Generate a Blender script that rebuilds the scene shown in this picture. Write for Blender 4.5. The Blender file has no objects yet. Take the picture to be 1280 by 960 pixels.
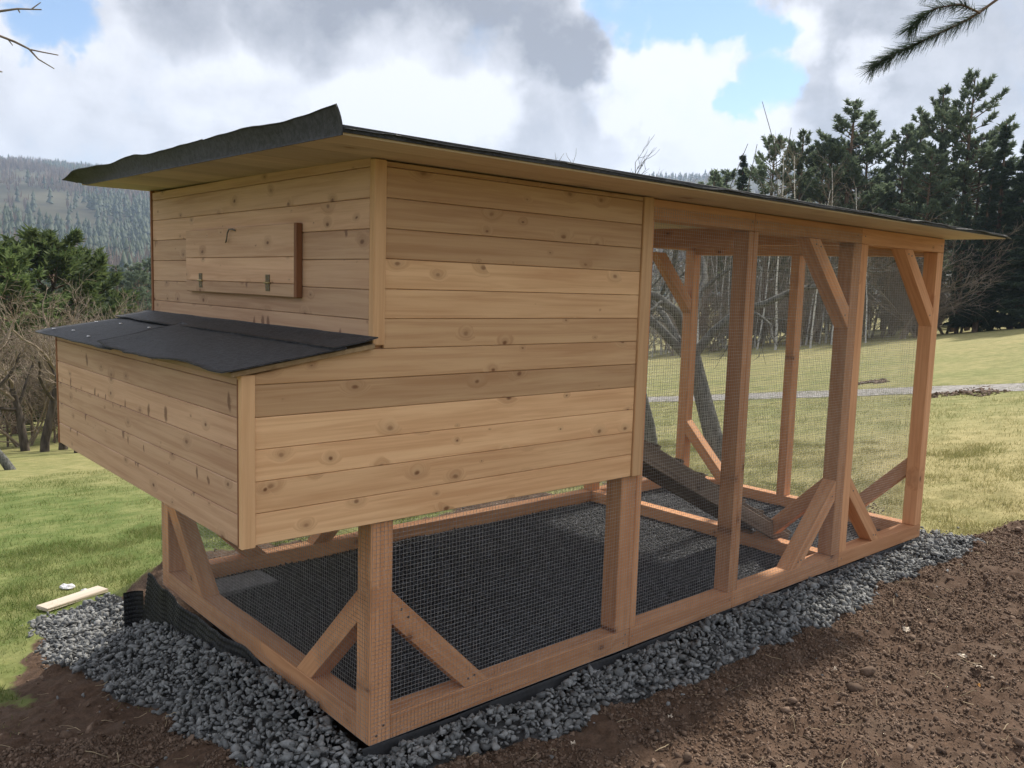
import bpy, bmesh, math, random
import numpy as np
from mathutils import Vector, Matrix
R = math.radians
rng = np.random.default_rng(7)
random.seed(7)
sc = bpy.context.scene
C = sc.collection

# ------------------------------------------------------------------ camera
CAM = np.array((-1.5505, -2.469, 1.6368))
YAW, PIT, ROL, FPX = 0.8487, -0.1131, 0.0304, 1072.91
def cam_axes():
    f = np.array([math.cos(YAW)*math.cos(PIT), math.sin(YAW)*math.cos(PIT), math.sin(PIT)])
    r = np.array([math.sin(YAW), -math.cos(YAW), 0.0]); u = np.cross(r, f)
    return f, r*math.cos(ROL)+u*math.sin(ROL), -r*math.sin(ROL)+u*math.cos(ROL)
FW, RT, UP = cam_axes()
cam = bpy.data.cameras.new('camera'); co = bpy.data.objects.new('camera', cam); C.objects.link(co)
co.matrix_world = Matrix(((RT[0], UP[0], -FW[0], CAM[0]), (RT[1], UP[1], -FW[1], CAM[1]), (RT[2], UP[2], -FW[2], CAM[2]), (0, 0, 0, 1)))
cam.sensor_width = 36.0; cam.lens = 36.0*FPX/1280.0
cam.clip_start = 0.05; cam.clip_end = 20000
sc.camera = co
def az(u):                     # heading of an image column, measured from +X
    return YAW - math.atan((u-640)/FPX)
def direction(u, v):
    d = FW + RT*(u-640)/FPX + UP*(480-v)/FPX
    return d/np.linalg.norm(d)

# ------------------------------------------------------------------ light
SUN_AZ, SUN_EL = R(7), R(45)
w = bpy.data.worlds.new('World'); sc.world = w; w.use_nodes = True
def build_sky():
    nt = w.node_tree; N = nt.nodes; L = nt.links
    N.clear()
    out = N.new('ShaderNodeOutputWorld'); bg = N.new('ShaderNodeBackground'); bg.inputs[1].default_value = 0.1
    L.new(bg.outputs[0], out.inputs[0])
    sky = N.new('ShaderNodeTexSky'); sky.sky_type = 'NISHITA'; sky.sun_disc = False
    sky.sun_elevation = SUN_EL; sky.sun_rotation = math.pi/2 - SUN_AZ
    sky.air_density = 1.0; sky.dust_density = 0.15; sky.ozone_density = 2.0; sky.altitude = 900.0
    tc = N.new('ShaderNodeTexCoord')
    def vm(op, a, b=None, scale=None):
        n = N.new('ShaderNodeVectorMath'); n.operation = op
        for i, s in enumerate((a, b)):
            if s is None: continue
            if isinstance(s, (tuple, list)): n.inputs[i].default_value = s
            else: L.new(s, n.inputs[i])
        if scale is not None: n.inputs['Scale'].default_value = scale
        return n
    def mt(op, a, b=None, c=None, clamp=False):
        n = N.new('ShaderNodeMath'); n.operation = op; n.use_clamp = clamp
        for i, s in enumerate((a, b, c)):
            if s is None: continue
            if isinstance(s, (int, float)): n.inputs[i].default_value = s
            else: L.new(s, n.inputs[i])
        return n.outputs[0]
    def mr(x, a, b, lo=0.0, hi=1.0):
        n = N.new('ShaderNodeMapRange'); n.interpolation_type = 'SMOOTHSTEP'
        n.inputs[1].default_value = a; n.inputs[2].default_value = b; n.inputs[3].default_value = lo; n.inputs[4].default_value = hi
        L.new(x, n.inputs[0]); return n.outputs[0]
    d = vm('NORMALIZE', tc.outputs['Generated']).outputs[0]
    # cloud layer: the heading squeezed on to a layer overhead, so clouds flatten towards the horizon
    sx = N.new('ShaderNodeSeparateXYZ'); L.new(d, sx.inputs[0])
    h = mt('ADD', mt('MAXIMUM', sx.outputs[2], 0.0), 0.22)
    cx = N.new('ShaderNodeCombineXYZ')
    L.new(mt('DIVIDE', sx.outputs[0], h), cx.inputs[0]); L.new(mt('DIVIDE', sx.outputs[1], h), cx.inputs[1])
    def noise(vec, scale, det, rough=0.55, off=(0, 0, 0)):
        n = N.new('ShaderNodeTexNoise'); n.inputs['Scale'].default_value = scale; n.inputs['Detail'].default_value = det; n.inputs['Roughness'].default_value = rough
        a = vm('ADD', vec, off); L.new(a.outputs[0], n.inputs['Vector']); return n
    lay = cx.outputs[0]
    warp = noise(d, 7.0, 5.0)
    wv = vm('SCALE', vm('SUBTRACT', warp.outputs['Color'], (0.5, 0.5, 0.5)).outputs[0], scale=0.105).outputs[0]
    wv2 = vm('SCALE', vm('SUBTRACT', noise(d, 24.0, 4.0).outputs['Color'], (0.5, 0.5, 0.5)).outputs[0], scale=0.05).outputs[0]
    dp = vm('NORMALIZE', vm('ADD', vm('ADD', d, wv).outputs[0], wv2).outputs[0]).outputs[0]
    def blob(u, v, r0, r1):
        c = direction(u, v)
        x = vm('DOT_PRODUCT', dp, tuple(c)).outputs['Value']
        return mr(x, math.cos(r1/FPX), math.cos(r0/FPX))
    def mx(lst):
        o = lst[0]
        for s in lst[1:]: o = mt('MAXIMUM', o, s)
        return o
    n1 = noise(lay, 1.7, 7.0, 0.58, (3.1, 1.7, 0)).outputs['Fac']
    n2 = noise(lay, 2.3, 6.0, 0.55, (8.3, 4.2, 5)).outputs['Fac']
    n3 = noise(d, 11.0, 9.0, 0.62, (2, 2, 2)).outputs['Fac']
    n5 = noise(d, 4.2, 8.0, 0.6, (6, 1, 3)).outputs['Fac']
    gaps = mx([blob(775, -2, 18, 55), blob(835, -6, 25, 60), blob(905, 0, 22, 60), blob(950, 45, 10, 42), blob(962, 95, 8, 44), blob(930, 122, 6, 30), blob(85, 15, 5, 50), blob(52, 52, 0, 36)])
    cover = mt('SUBTRACT', mt('SUBTRACT', mr(n1, 0.30, 0.44), mt('MULTIPLY', gaps, 1.25)), mt('MULTIPLY', mt('SUBTRACT', n3, 0.5), 0.5), clamp=True)
    gaps = mr(mt('ADD', gaps, mt('MULTIPLY', mt('SUBTRACT', n3, 0.5), 1.7)), 0.12, 0.9)
    keep = mx([blob(300, 120, 250, 420), blob(600, 90, 200, 320), blob(1100, 120, 120, 260)])
    cover = mt('SUBTRACT', mt('MAXIMUM', cover, mt('MULTIPLY', keep, 1.0)), gaps, clamp=True)
    darks = mx([blob(360, -10, 40, 90), blob(450, 8, 50, 105), blob(560, 18, 55, 105), blob(650, 40, 40, 80), blob(720, 70, 18, 55), blob(240, -10, 5, 80)])
    soft = mx([blob(670, 165, 12, 70), blob(750, 165, 12, 70), blob(1060, 30, 40, 130), blob(1010, 165, 15, 80), blob(1210, 60, 20, 150)])
    lights = mx([blob(850, 85, 35, 85), blob(790, 95, 15, 55), blob(780, 150, 5, 40), blob(930, 170, 20, 70), blob(990, 50, 8, 45), blob(1075, 85, 10, 45), blob(600, 105, 10, 80), blob(500, 130, 30, 110), blob(610, 130, 20, 70)])
    grey = mt('ADD', mt('ADD', mr(n2, 0.45, 0.72, 0.0, 0.32), mr(n5, 0.36, 0.66, 0.03, 0.30)), mt('MULTIPLY', darks, 0.72))
    grey = mt('ADD', grey, mt('MULTIPLY', soft, 0.34))
    grey = mt('SUBTRACT', mt('ADD', grey, mt('MULTIPLY', mt('SUBTRACT', n3, 0.5), 1.1)), mt('MULTIPLY', lights, 0.6), clamp=True)
    mixc = N.new('ShaderNodeMix'); mixc.data_type = 'RGBA'
    L.new(grey, mixc.inputs[0]); mixc.inputs[6].default_value = (6.0, 6.05, 6.4, 1); mixc.inputs[7].default_value = (2.0, 2.08, 2.4, 1)
    mixs = N.new('ShaderNodeMix'); mixs.data_type = 'RGBA'
    L.new(cover, mixs.inputs[0]); L.new(sky.outputs[0], mixs.inputs[6]); L.new(mixc.outputs[2], mixs.inputs[7])
    L.new(mixs.outputs[2], bg.inputs[0])
build_sky()
w.cycles.sample_map_resolution = 512
sun = bpy.data.lights.new('sun', 'SUN'); so = bpy.data.objects.new('sun', sun); C.objects.link(so)
sun.energy = 3.6; sun.angle = R(3.0); sun.color = (1.0, 0.93, 0.82)
sd = Vector((math.cos(SUN_AZ)*math.cos(SUN_EL), math.sin(SUN_AZ)*math.cos(SUN_EL), math.sin(SUN_EL)))
so.rotation_euler = sd.to_track_quat('Z', 'Y').to_euler(); so.location = sd*50
sc.view_settings.view_transform = 'Standard'; sc.view_settings.look = 'None'
sc.view_settings.exposure = 0.8; sc.view_settings.gamma = 1.0; sc.view_settings.use_curve_mapping = False
sc.cycles.use_denoising = True
sc.cycles.max_bounces = 8; sc.cycles.diffuse_bounces = 3; sc.cycles.volume_bounces = 1; sc.cycles.transparent_max_bounces = 8

# ------------------------------------------------------------------ helpers
def tag(o, label, cat, group=None):
    o['label'] = label; o['category'] = cat
    if group: o['group'] = group
    return o
def link(name, me, mat=None, parent=None):
    o = bpy.data.objects.new(name, me); C.objects.link(o)
    if mat is not None and me is not None and len(me.materials) == 0: me.materials.append(mat)
    if parent: o.parent = parent
    return o
def empty(name, loc=(0, 0, 0)):
    o = bpy.data.objects.new(name, None); C.objects.link(o); o.location = loc; o.empty_display_size = 0.2
    return o
def mesh_np(name, V, F, smooth=False):
    """V (n,3) array, F (m,k) array with k = 3 or 4"""
    V = np.asarray(V, np.float32); F = np.asarray(F, np.int32)
    me = bpy.data.meshes.new(name)
    me.vertices.add(len(V)); me.vertices.foreach_set('co', V.ravel())
    k = F.shape[1]
    me.loops.add(F.size); me.loops.foreach_set('vertex_index', F.ravel())
    me.polygons.add(len(F)); me.polygons.foreach_set('loop_start', np.arange(len(F), dtype=np.int32)*k)
    try: me.polygons.foreach_set('loop_total', np.full(len(F), k, np.int32))
    except Exception: pass
    if smooth: me.polygons.foreach_set('use_smooth', np.ones(len(F), bool))
    me.update(calc_edges=True); me.validate()
    return me
def point_attr(me, name, vals):
    a = me.attributes.new(name, 'FLOAT', 'POINT'); a.data.foreach_set('value', np.asarray(vals, np.float32))
def bm_mesh(name, bm):
    me = bpy.data.meshes.new(name); bm.to_mesh(me); bm.free(); return me
box_cache = {}
def box_mesh(l, h, t, bev=0.003):
    key = (round(l, 3), round(h, 3), round(t, 3), bev)
    if key not in box_cache:
        bm = bmesh.new(); bmesh.ops.create_cube(bm, size=1)
        for v in bm.verts: v.co = Vector((v.co.x*l, v.co.y*h, v.co.z*t))
        if bev: bmesh.ops.bevel(bm, geom=bm.edges[:], offset=bev, segments=1, affect='EDGES')
        box_cache[key] = bm_mesh('timber', bm)
    return box_cache[key]
def frame(x, y):
    x = Vector(x).normalized(); y = Vector(y); y = (y - x*y.dot(x)).normalized(); z = x.cross(y)
    return Matrix((x, y, z)).transposed().to_4x4()
def timber(name, p0, p1, h, t, mat, parent, across=(0, 0, 1), bev=0.003):
    """a straight piece from p0 to p1 (centre line); h is its size along 'across', t the other way; grain runs along local X"""
    p0 = Vector(p0); p1 = Vector(p1); l = (p1-p0).length
    src = box_mesh(l, h, t, bev); key = (src.name, mat.name)
    if key not in box_cache:
        me = src.copy(); me.materials.append(mat); box_cache[key] = me
    o = link(name, box_cache[key], None, parent)
    o.matrix_local = Matrix.Translation((p0+p1)/2) @ frame(p1-p0, across)
    return o
def poly_timber(name, pts, t, x_axis, y_axis, origin, mat, parent, bev=0.003):
    """prism: polygon in (x_axis, y_axis) about origin, centred thickness t"""
    bm = bmesh.new()
    a = [bm.verts.new((x, y, -t/2)) for x, y in pts]; b = [bm.verts.new((x, y, t/2)) for x, y in pts]
    n = len(pts); bm.faces.new(a[::-1]); bm.faces.new(b)
    for i in range(n): bm.faces.new((a[i], a[(i+1) % n], b[(i+1) % n], b[i]))
    bmesh.ops.recalc_face_normals(bm, faces=bm.faces[:])
    if bev: bmesh.ops.bevel(bm, geom=bm.edges[:], offset=bev, segments=1, affect='EDGES')
    o = link(name, bm_mesh(name, bm), mat, parent)
    o.matrix_local = Matrix.Translation(Vector(origin)) @ frame(x_axis, y_axis)
    return o
def brace(a, b, corner, mat, parent, wd=0.085, t=0.085, name='brace'):
    """45 degree knee brace with mitred ends; the outer edge is the one away from the corner"""
    a = Vector(a); b = Vector(b); m = (a+b)/2; l = (b-a).length
    n = (m-Vector(corner)); x = (b-a).normalized(); n = (n - x*n.dot(x)).normalized()
    hl = l/2; hw = wd/2
    return poly_timber(name, [(-hl-hw, hw), (hl+hw, hw), (hl-hw, -hw), (-hl+hw, -hw)], t, x, n, m, mat, parent, 0.002)

# numpy value noise
_perm = np.random.default_rng(3).random((256, 256))
def vnoise(x, y):
    xi = np.floor(x).astype(int); yi = np.floor(y).astype(int); fx = x-xi; fy = y-yi
    fx = fx*fx*(3-2*fx); fy = fy*fy*(3-2*fy)
    g = lambda i, j: _perm[i & 255, j & 255]
    return (g(xi, yi)*(1-fx)*(1-fy)+g(xi+1, yi)*fx*(1-fy)+g(xi, yi+1)*(1-fx)*fy+g(xi+1, yi+1)*fx*fy)*2-1
def fbm(x, y, o=4, g=0.5):
    s = 0; a = 1
    for i in range(o):
        s = s+a*vnoise(x+17.3*i, y+9.1*i); x = x*2.03; y = y*2.03; a *= g
    return s
def sstep(a, b, x):
    t = np.clip((x-a)/(b-a), 0, 1); return t*t*(3-2*t)

# ------------------------------------------------------------------ materials
def mat_new(name):
    m = bpy.data.materials.new(name); m.use_nodes = True
    nt = m.node_tree; b = nt.nodes['Principled BSDF']
    return m, nt, b
class G:
    """small node-graph helper"""
    def __init__(s, nt): s.nt = nt; s.N = nt.nodes; s.L = nt.links
    def put(s, sock, v):
        if hasattr(v, 'links'): s.L.new(v, sock)
        elif isinstance(v, (tuple, list)) and len(v) == 3 and sock.type == 'RGBA': sock.default_value = (*v, 1)
        else: sock.default_value = v
    def math(s, op, a, b=0.0, clamp=False):
        n = s.N.new('ShaderNodeMath'); n.operation = op; n.use_clamp = clamp; s.put(n.inputs[0], a); s.put(n.inputs[1], b); return n.outputs[0]
    def vec(s, op, a, b=(0, 0, 0)):
        n = s.N.new('ShaderNodeVectorMath'); n.operation = op; s.put(n.inputs[0], a); s.put(n.inputs[1], b); return n.outputs[0]
    def noise(s, v, scale, det=4.0, rough=0.55, dist=0.0, out='Fac'):
        n = s.N.new('ShaderNodeTexNoise'); s.put(n.inputs['Vector'], v); n.inputs['Scale'].default_value = scale
        n.inputs['Detail'].default_value = det; n.inputs['Roughness'].default_value = rough; n.inputs['Distortion'].default_value = dist; return n.outputs[out]
    def voro(s, v, scale, out='Distance', rand=1.0, feature='F1', dim='3D'):
        n = s.N.new('ShaderNodeTexVoronoi'); n.feature = feature; n.voronoi_dimensions = dim; s.put(n.inputs['Vector'], v); n.inputs['Scale'].default_value = scale; n.inputs['Randomness'].default_value = rand; return n.outputs[out]
    def mr(s, x, a, b, lo=0.0, hi=1.0):
        n = s.N.new('ShaderNodeMapRange'); n.interpolation_type = 'SMOOTHSTEP'
        s.put(n.inputs[0], x)
        for i, v in zip((1, 2, 3, 4), (a, b, lo, hi)): n.inputs[i].default_value = v
        return n.outputs[0]
    def mix(s, f, a, b, mode='MIX'):
        n = s.N.new('ShaderNodeMix'); n.data_type = 'RGBA'; n.blend_type = mode
        s.put(n.inputs[0], f); s.put(n.inputs[6], a); s.put(n.inputs[7], b); return n.outputs[2]
    def coord(s, kind='Object'): return s.N.new('ShaderNodeTexCoord').outputs[kind]
    def rnd(s): return s.N.new('ShaderNodeObjectInfo').outputs['Random']
    def attr(s, n):
        a = s.N.new('ShaderNodeAttribute'); a.attribute_name = n; return a.outputs['Fac']
    def bump(s, hgt, strength, dist, bsdf):
        n = s.N.new('ShaderNodeBump'); n.inputs['Strength'].default_value = strength; n.inputs['Distance'].default_value = dist
        s.put(n.inputs['Height'], hgt); s.L.new(n.outputs[0], bsdf.inputs['Normal'])

def wood(name, light, dark, knot, knot_scale=6.0, knot_amount=0.5, rough=0.62, grain=1.0, streak=0.0, tone=0.16):
    m, nt, b = mat_new(name); g = G(nt)
    r = g.rnd()
    off = g.N.new('ShaderNodeCombineXYZ'); g.put(off.inputs[0], g.math('MULTIPLY', r, 37.0)); g.put(off.inputs[1], g.math('MULTIPLY', r, 11.3)); g.put(off.inputs[2], g.math('MULTIPLY', r, 5.7))
    p = g.vec('ADD', g.coord('Object'), off.outputs[0])
    # knots: sparse cells
    kp = g.vec('MULTIPLY', p, (0.62, 1.0, 0.0))
    warp = g.noise(p, 14.0, 2.0, out='Color')
    kpw = g.vec('ADD', kp, g.vec('MULTIPLY', g.vec('SUBTRACT', warp, (0.5, 0.5, 0.5)), (0.016, 0.016, 0.0)))
    kd = g.voro(kpw, knot_scale, dim='2D'); kc = g.voro(kpw, knot_scale, 'Color', dim='2D')
    sp = g.N.new('ShaderNodeSeparateColor'); g.put(sp.inputs[0], kc)
    size = g.mr(sp.outputs[0], 1-knot_amount, 1.0, 0.0, 0.10)
    kn = g.math('SUBTRACT', 1.0, g.math('DIVIDE', kd, g.math('ADD', size, 0.0001)), clamp=True)   # 1 at a knot's centre
    halo = g.math('SUBTRACT', 1.0, g.math('DIVIDE', kd, g.math('ADD', g.math('MULTIPLY', size, 3.5), 0.0001)), clamp=True)
    # grain bends round the knots
    gp = g.vec('MULTIPLY', p, (1.0, 26.0, 26.0))
    bend = g.N.new('ShaderNodeCombineXYZ'); g.put(bend.inputs[1], g.math('MULTIPLY', halo, 2.2))
    gp = g.vec('ADD', gp, bend.outputs[0])
    gr = g.noise(gp, 1.6, 5.0, 0.6, 0.6)
    fine = g.noise(g.vec('MULTIPLY', p, (6.0, 260.0, 260.0)), 1.0, 3.0, 0.6)
    broad = g.noise(g.vec('MULTIPLY', p, (1.2, 7.0, 7.0)), 1.0, 3.0)
    f = g.math('ADD', g.math('MULTIPLY', g.mr(gr, 0.35, 0.7), 0.75*grain), g.math('MULTIPLY', g.mr(broad, 0.4, 0.7), 0.40), clamp=True)
    f = g.math('ADD', f, g.math('MULTIPLY', g.math('SUBTRACT', fine, 0.5), 0.30*grain), clamp=True)
    col = g.mix(f, light, dark)
    # each piece has its own tone
    val = g.mr(r, 0.0, 1.0, 1.0-tone, 1.0+tone*0.6)
    tn = g.N.new('ShaderNodeCombineColor')
    for i in range(3): g.put(tn.inputs[i], val)
    col = g.mix(1.0, col, tn.outputs[0], 'MULTIPLY')
    col = g.mix(g.math('MULTIPLY', halo, 0.45), col, tuple(0.55*c for c in dark))
    col = g.mix(g.math('MULTIPLY', g.mr(kn, 0.0, 0.7, 0.0, 0.95), g.mr(sp.outputs[1], 0.0, 1.0, 0.45, 1.0)), col, knot)
    if streak:   # short dark marks running across the grain where knots were sawn lengthwise
        s2 = g.vec('MULTIPLY', p, (5.2, 2.6, 0.0))
        sw = g.vec('ADD', s2, g.vec('MULTIPLY', g.vec('SUBTRACT', g.noise(p, 9.0, 3.0, out='Color'), (0.5, 0.5, 0.5)), (0.35, 0.1, 0)))
        vd = g.voro(sw, 2.1, dim='2D'); vc = g.N.new('ShaderNodeSeparateColor'); g.put(vc.inputs[0], g.voro(sw, 2.1, 'Color', dim='2D'))
        sz = g.mr(vc.outputs[1], 0.62, 1.0, 0.0, 0.20)
        sk = g.math('SUBTRACT', 1.0, g.math('DIVIDE', vd, g.math('ADD', sz, 0.0001)), clamp=True)
        col = g.mix(g.math('MULTIPLY', g.mr(sk, 0.0, 0.5), streak), col, knot)
    g.put(b.inputs['Base Color'], col)
    g.put(b.inputs['Roughness'], g.mr(fine, 0.3, 0.7, rough-0.07, rough+0.1))
    b.inputs['Specular IOR Level'].default_value = 0.3
    g.bump(g.math('ADD', g.math('MULTIPLY', fine, 0.4), g.math('MULTIPLY', gr, 0.6)), 0.35, 0.002, b)
    return m
M_board = wood('planed spruce', (0.75, 0.475, 0.255), (0.58, 0.325, 0.16), (0.18, 0.075, 0.032), 9.0, 0.6, tone=0.28)
M_board2 = wood('planed spruce knotty', (0.67, 0.43, 0.275), (0.51, 0.295, 0.18), (0.15, 0.068, 0.042), 10.0, 0.6, streak=0.75, tone=0.22)
M_trim = wood('planed trim', (0.70, 0.435, 0.23), (0.55, 0.31, 0.15), (0.2, 0.09, 0.04), 3.0, 0.2)
M_edge = wood('stained edge strip', (0.28, 0.12, 0.055), (0.20, 0.08, 0.04), (0.12, 0.05, 0.03), 3.0, 0.2)
M_frame = wood('sawn larch', (0.70, 0.375, 0.195), (0.54, 0.25, 0.115), (0.15, 0.06, 0.03), 5.5, 0.4, 0.75)
M_deck = wood('roof decking', (0.62, 0.49, 0.33), (0.50, 0.37, 0.23), (0.30, 0.17, 0.09), 3.0, 0.25, 0.7, 0.7)
M_grey = wood('weathered plank', (0.27, 0.21, 0.155), (0.13, 0.095, 0.07), (0.05, 0.035, 0.028), 5.0, 0.3, 0.85)
M_osb = wood('lid panel', (0.42, 0.29, 0.16), (0.28, 0.18, 0.09), (0.2, 0.1, 0.05), 9.0, 0.3, 0.8)
M_pale = wood('pale offcut', (0.68, 0.60, 0.50), (0.55, 0.46, 0.36), (0.3, 0.2, 0.12), 3.0, 0.2, 0.7)
M_core = None
def plain(name, col, rough=0.7, metal=0.0, var=0.15, scale=30.0, bump=0.0, bdist=0.002, spec=0.4):
    m, nt, b = mat_new(name); g = G(nt); p = g.coord('Object')
    n = g.noise(p, scale, 4.0)
    c1 = tuple(c*(1-var) for c in col); c2 = tuple(min(1, c*(1+var)) for c in col)
    g.put(b.inputs['Base Color'], g.mix(g.mr(n, 0.3, 0.7), c1, c2)); b.inputs['Roughness'].default_value = rough; b.inputs['Metallic'].default_value = metal
    b.inputs['Specular IOR Level'].default_value = spec
    if bump: g.bump(g.noise(p, scale*4, 3.0), bump, bdist, b)
    return m
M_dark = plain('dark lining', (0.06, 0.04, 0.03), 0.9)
M_felt = plain('bitumen felt', (0.030, 0.031, 0.035), 0.7, 0, 0.5, 60.0, 0.8, 0.003, 0.5)
M_feltslate = plain('slated felt', (0.06, 0.062, 0.066), 0.55, 0, 0.4, 30.0, 0.6, 0.002, 0.6)
M_wire = plain('galvanised wire', (0.42, 0.42, 0.42), 0.45, 0.85, 0.2, 20.0)
M_brass = plain('brass', (0.50, 0.40, 0.20), 0.35, 0.9, 0.2, 60.0)
M_bronze = plain('bronzed plate', (0.17, 0.13, 0.075), 0.45, 0.7, 0.3, 90.0)
M_steel = plain('dull steel', (0.20, 0.19, 0.18), 0.45, 0.9, 0.2, 60.0)
M_zinc = plain('nail head', (0.6, 0.6, 0.6), 0.35, 0.8, 0.1, 60.0)
M_membrane = plain('black plastic', (0.010, 0.0105, 0.012), 0.55, 0, 0.4, 12.0)
M_slab = plain('grey concrete', (0.22, 0.22, 0.225), 0.9, 0, 0.2, 40.0, 0.4)
M_plastic = plain('white scrap', (0.70, 0.69, 0.72), 0.5, 0, 0.1)
M_leaf_dry = plain('dry leaf', (0.62, 0.53, 0.42), 0.8, 0, 0.3, 60.0)
M_leaf_orange = plain('orange leaf', (0.45, 0.22, 0.05), 0.8, 0, 0.3, 60.0)
M_rusty = plain('old fence post', (0.16, 0.12, 0.09), 0.9, 0, 0.3, 20.0)

def stone_mat(name, c1, c2, rough=0.85):
    m, nt, b = mat_new(name); g = G(nt); p = g.coord('Object')
    v = g.attr('tone')
    col = g.mix(v, c1, c2)
    n = g.noise(p, 70.0, 4.0)
    col = g.mix(g.mr(n, 0.35, 0.7, 0.0, 0.45), col, tuple(c*0.55 for c in c1))
    g.put(b.inputs['Base Color'], col); b.inputs['Roughness'].default_value = rough; b.inputs['Specular IOR Level'].default_value = 0.35
    g.bump(g.noise(p, 180.0, 3.0), 0.4, 0.002, b)
    return m
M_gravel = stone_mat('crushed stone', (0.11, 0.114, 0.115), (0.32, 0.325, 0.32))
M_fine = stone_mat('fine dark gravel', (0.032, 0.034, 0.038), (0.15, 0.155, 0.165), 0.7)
M_clod = stone_mat('soil clod', (0.105, 0.069, 0.048), (0.245, 0.17, 0.122), 0.95)

def leafy(name, c1, c2, c3=None, trans=0.25, rough=0.65):
    m, nt, b = mat_new(name); g = G(nt)
    t = g.attr('tone'); col = g.mix(t, c1, c2)
    r = g.rnd(); val = g.mr(r, 0, 1, 0.75, 1.2)
    tn = g.N.new('ShaderNodeCombineColor')
    for i in range(3): g.put(tn.inputs[i], val)
    col = g.mix(1.0, col, tn.outputs[0], 'MULTIPLY')
    g.put(b.inputs['Base Color'], col); b.inputs['Roughness'].default_value = rough; b.inputs['Specular IOR Level'].default_value = 0.25
    tb = g.N.new('ShaderNodeBsdfTranslucent'); g.put(tb.inputs[0], col)
    ms = g.N.new('ShaderNodeMixShader'); ms.inputs[0].default_value = trans
    g.L.new(b.outputs[0], ms.inputs[1]); g.L.new(tb.outputs[0], ms.inputs[2])
    g.L.new(ms.outputs[0], nt.nodes['Material Output'].inputs[0])
    return m
M_needle = leafy('pine needles', (0.10, 0.14, 0.088), (0.175, 0.215, 0.132), trans=0.55)
M_needle_y = leafy('young pine needles', (0.075, 0.12, 0.038), (0.17, 0.215, 0.075), trans=0.42)
M_spruce = leafy('spruce needles', (0.038, 0.062, 0.040), (0.08, 0.112, 0.066), trans=0.45)
M_grassb = leafy('grass blades', (0.10, 0.155, 0.032), (0.30, 0.27, 0.115), trans=0.3)
def bark(name, c1, c2, scale=12.0, bump=0.6):
    m, nt, b = mat_new(name); g = G(nt); p = g.coord('Object')
    n = g.noise(g.vec('MULTIPLY', p, (1, 1, 0.3)), scale, 5.0, 0.65)
    g.put(b.inputs['Base Color'], g.mix(g.mr(n, 0.35, 0.65), c1, c2)); b.inputs['Roughness'].default_value = 0.9; b.inputs['Specular IOR Level'].default_value = 0.2
    g.bump(n, bump, 0.02, b); return m
M_bark_pine = bark('pine bark', (0.09, 0.06, 0.045), (0.19, 0.125, 0.085), 5.0)
M_bark_fruit = bark('fruit tree bark', (0.055, 0.055, 0.048), (0.15, 0.15, 0.135), 26.0, 0.9)
M_bark_twig = bark('bare twigs', (0.18, 0.14, 0.105), (0.30, 0.245, 0.185), 8.0)
M_bark_dark = bark('orchard bark', (0.05, 0.040, 0.032), (0.11, 0.09, 0.072), 10.0)
M_bark_red = bark('reddish young twigs', (0.22, 0.125, 0.105), (0.34, 0.22, 0.19), 8.0)
def birch_mat():
    m, nt, b = mat_new('birch bark'); g = G(nt); p = g.coord('Object')
    n = g.noise(g.vec('MULTIPLY', p, (1.5, 1.5, 7.0)), 2.0, 4.0, 0.6)
    g.put(b.inputs['Base Color'], g.mix(g.mr(n, 0.52, 0.62), (0.62, 0.60, 0.56), (0.10, 0.085, 0.075))); b.inputs['Roughness'].default_value = 0.8
    return m
M_birch = birch_mat()

def ground_mat():
    m, nt, b = mat_new('ground'); g = G(nt)
    p = g.coord('Object'); soil = g.attr('soil'); bed = g.attr('bed'); dry = g.attr('dry')
    n1 = g.noise(p, 0.45, 5.0, 0.6); n2 = g.noise(p, 3.5, 5.0, 0.6); n3 = g.noise(p, 26.0, 5.0, 0.65); n4 = g.noise(p, 120.0, 3.0, 0.6)
    fg = g.math('ADD', g.math('MULTIPLY', g.mr(n2, 0.3, 0.7), 0.5), g.math('MULTIPLY', g.mr(n3, 0.3, 0.7), 0.5))
    green = g.mix(fg, (0.075, 0.115, 0.026), (0.165, 0.20, 0.062))
    straw = g.mix(fg, (0.22, 0.19, 0.075), (0.40, 0.345, 0.165))
    fd = g.math('ADD', dry, g.math('ADD', g.math('MULTIPLY', g.math('SUBTRACT', n1, 0.5), 0.9), g.math('MULTIPLY', g.math('SUBTRACT', n2, 0.5), 0.7)), clamp=True)
    grass = g.mix(fd, green, straw)
    fs = g.math('ADD', g.math('MULTIPLY', g.mr(n3, 0.3, 0.7), 0.6), g.math('MULTIPLY', g.mr(n4, 0.3, 0.7), 0.4))
    brown = g.mix(fs, (0.052, 0.032, 0.021), (0.13, 0.083, 0.057))
    brown = g.mix(g.mr(n2, 0.45, 0.75, 0.0, 0.6), brown, (0.135, 0.097, 0.071))
    specks = g.mr(g.voro(p, 85.0), 0.08, 0.14, 0.55, 0.0)
    brown = g.mix(g.math('MULTIPLY', specks, g.mr(n2, 0.4, 0.6)), brown, (0.22, 0.175, 0.13))
    f = g.mr(g.math('ADD', soil, g.math('MULTIPLY', g.math('SUBTRACT', n3, 0.5), 0.5)), 0.4, 0.6)
    col = g.mix(f, grass, brown)
    col = g.mix(g.mr(g.math('ADD', bed, g.math('MULTIPLY', g.math('SUBTRACT', n3, 0.5), 0.3)), 0.45, 0.6), col, g.mix(n4, (0.04, 0.04, 0.04), (0.12, 0.12, 0.12)))
    g.put(b.inputs['Base Color'], col); b.inputs['Roughness'].default_value = 0.95; b.inputs['Specular IOR Level'].default_value = 0.15
    g.bump(g.math('ADD', g.math('MULTIPLY', n3, 0.7), g.math('MULTIPLY', n4, 0.3)), 0.8, 0.012, b)
    return m
M_ground = ground_mat()
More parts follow.
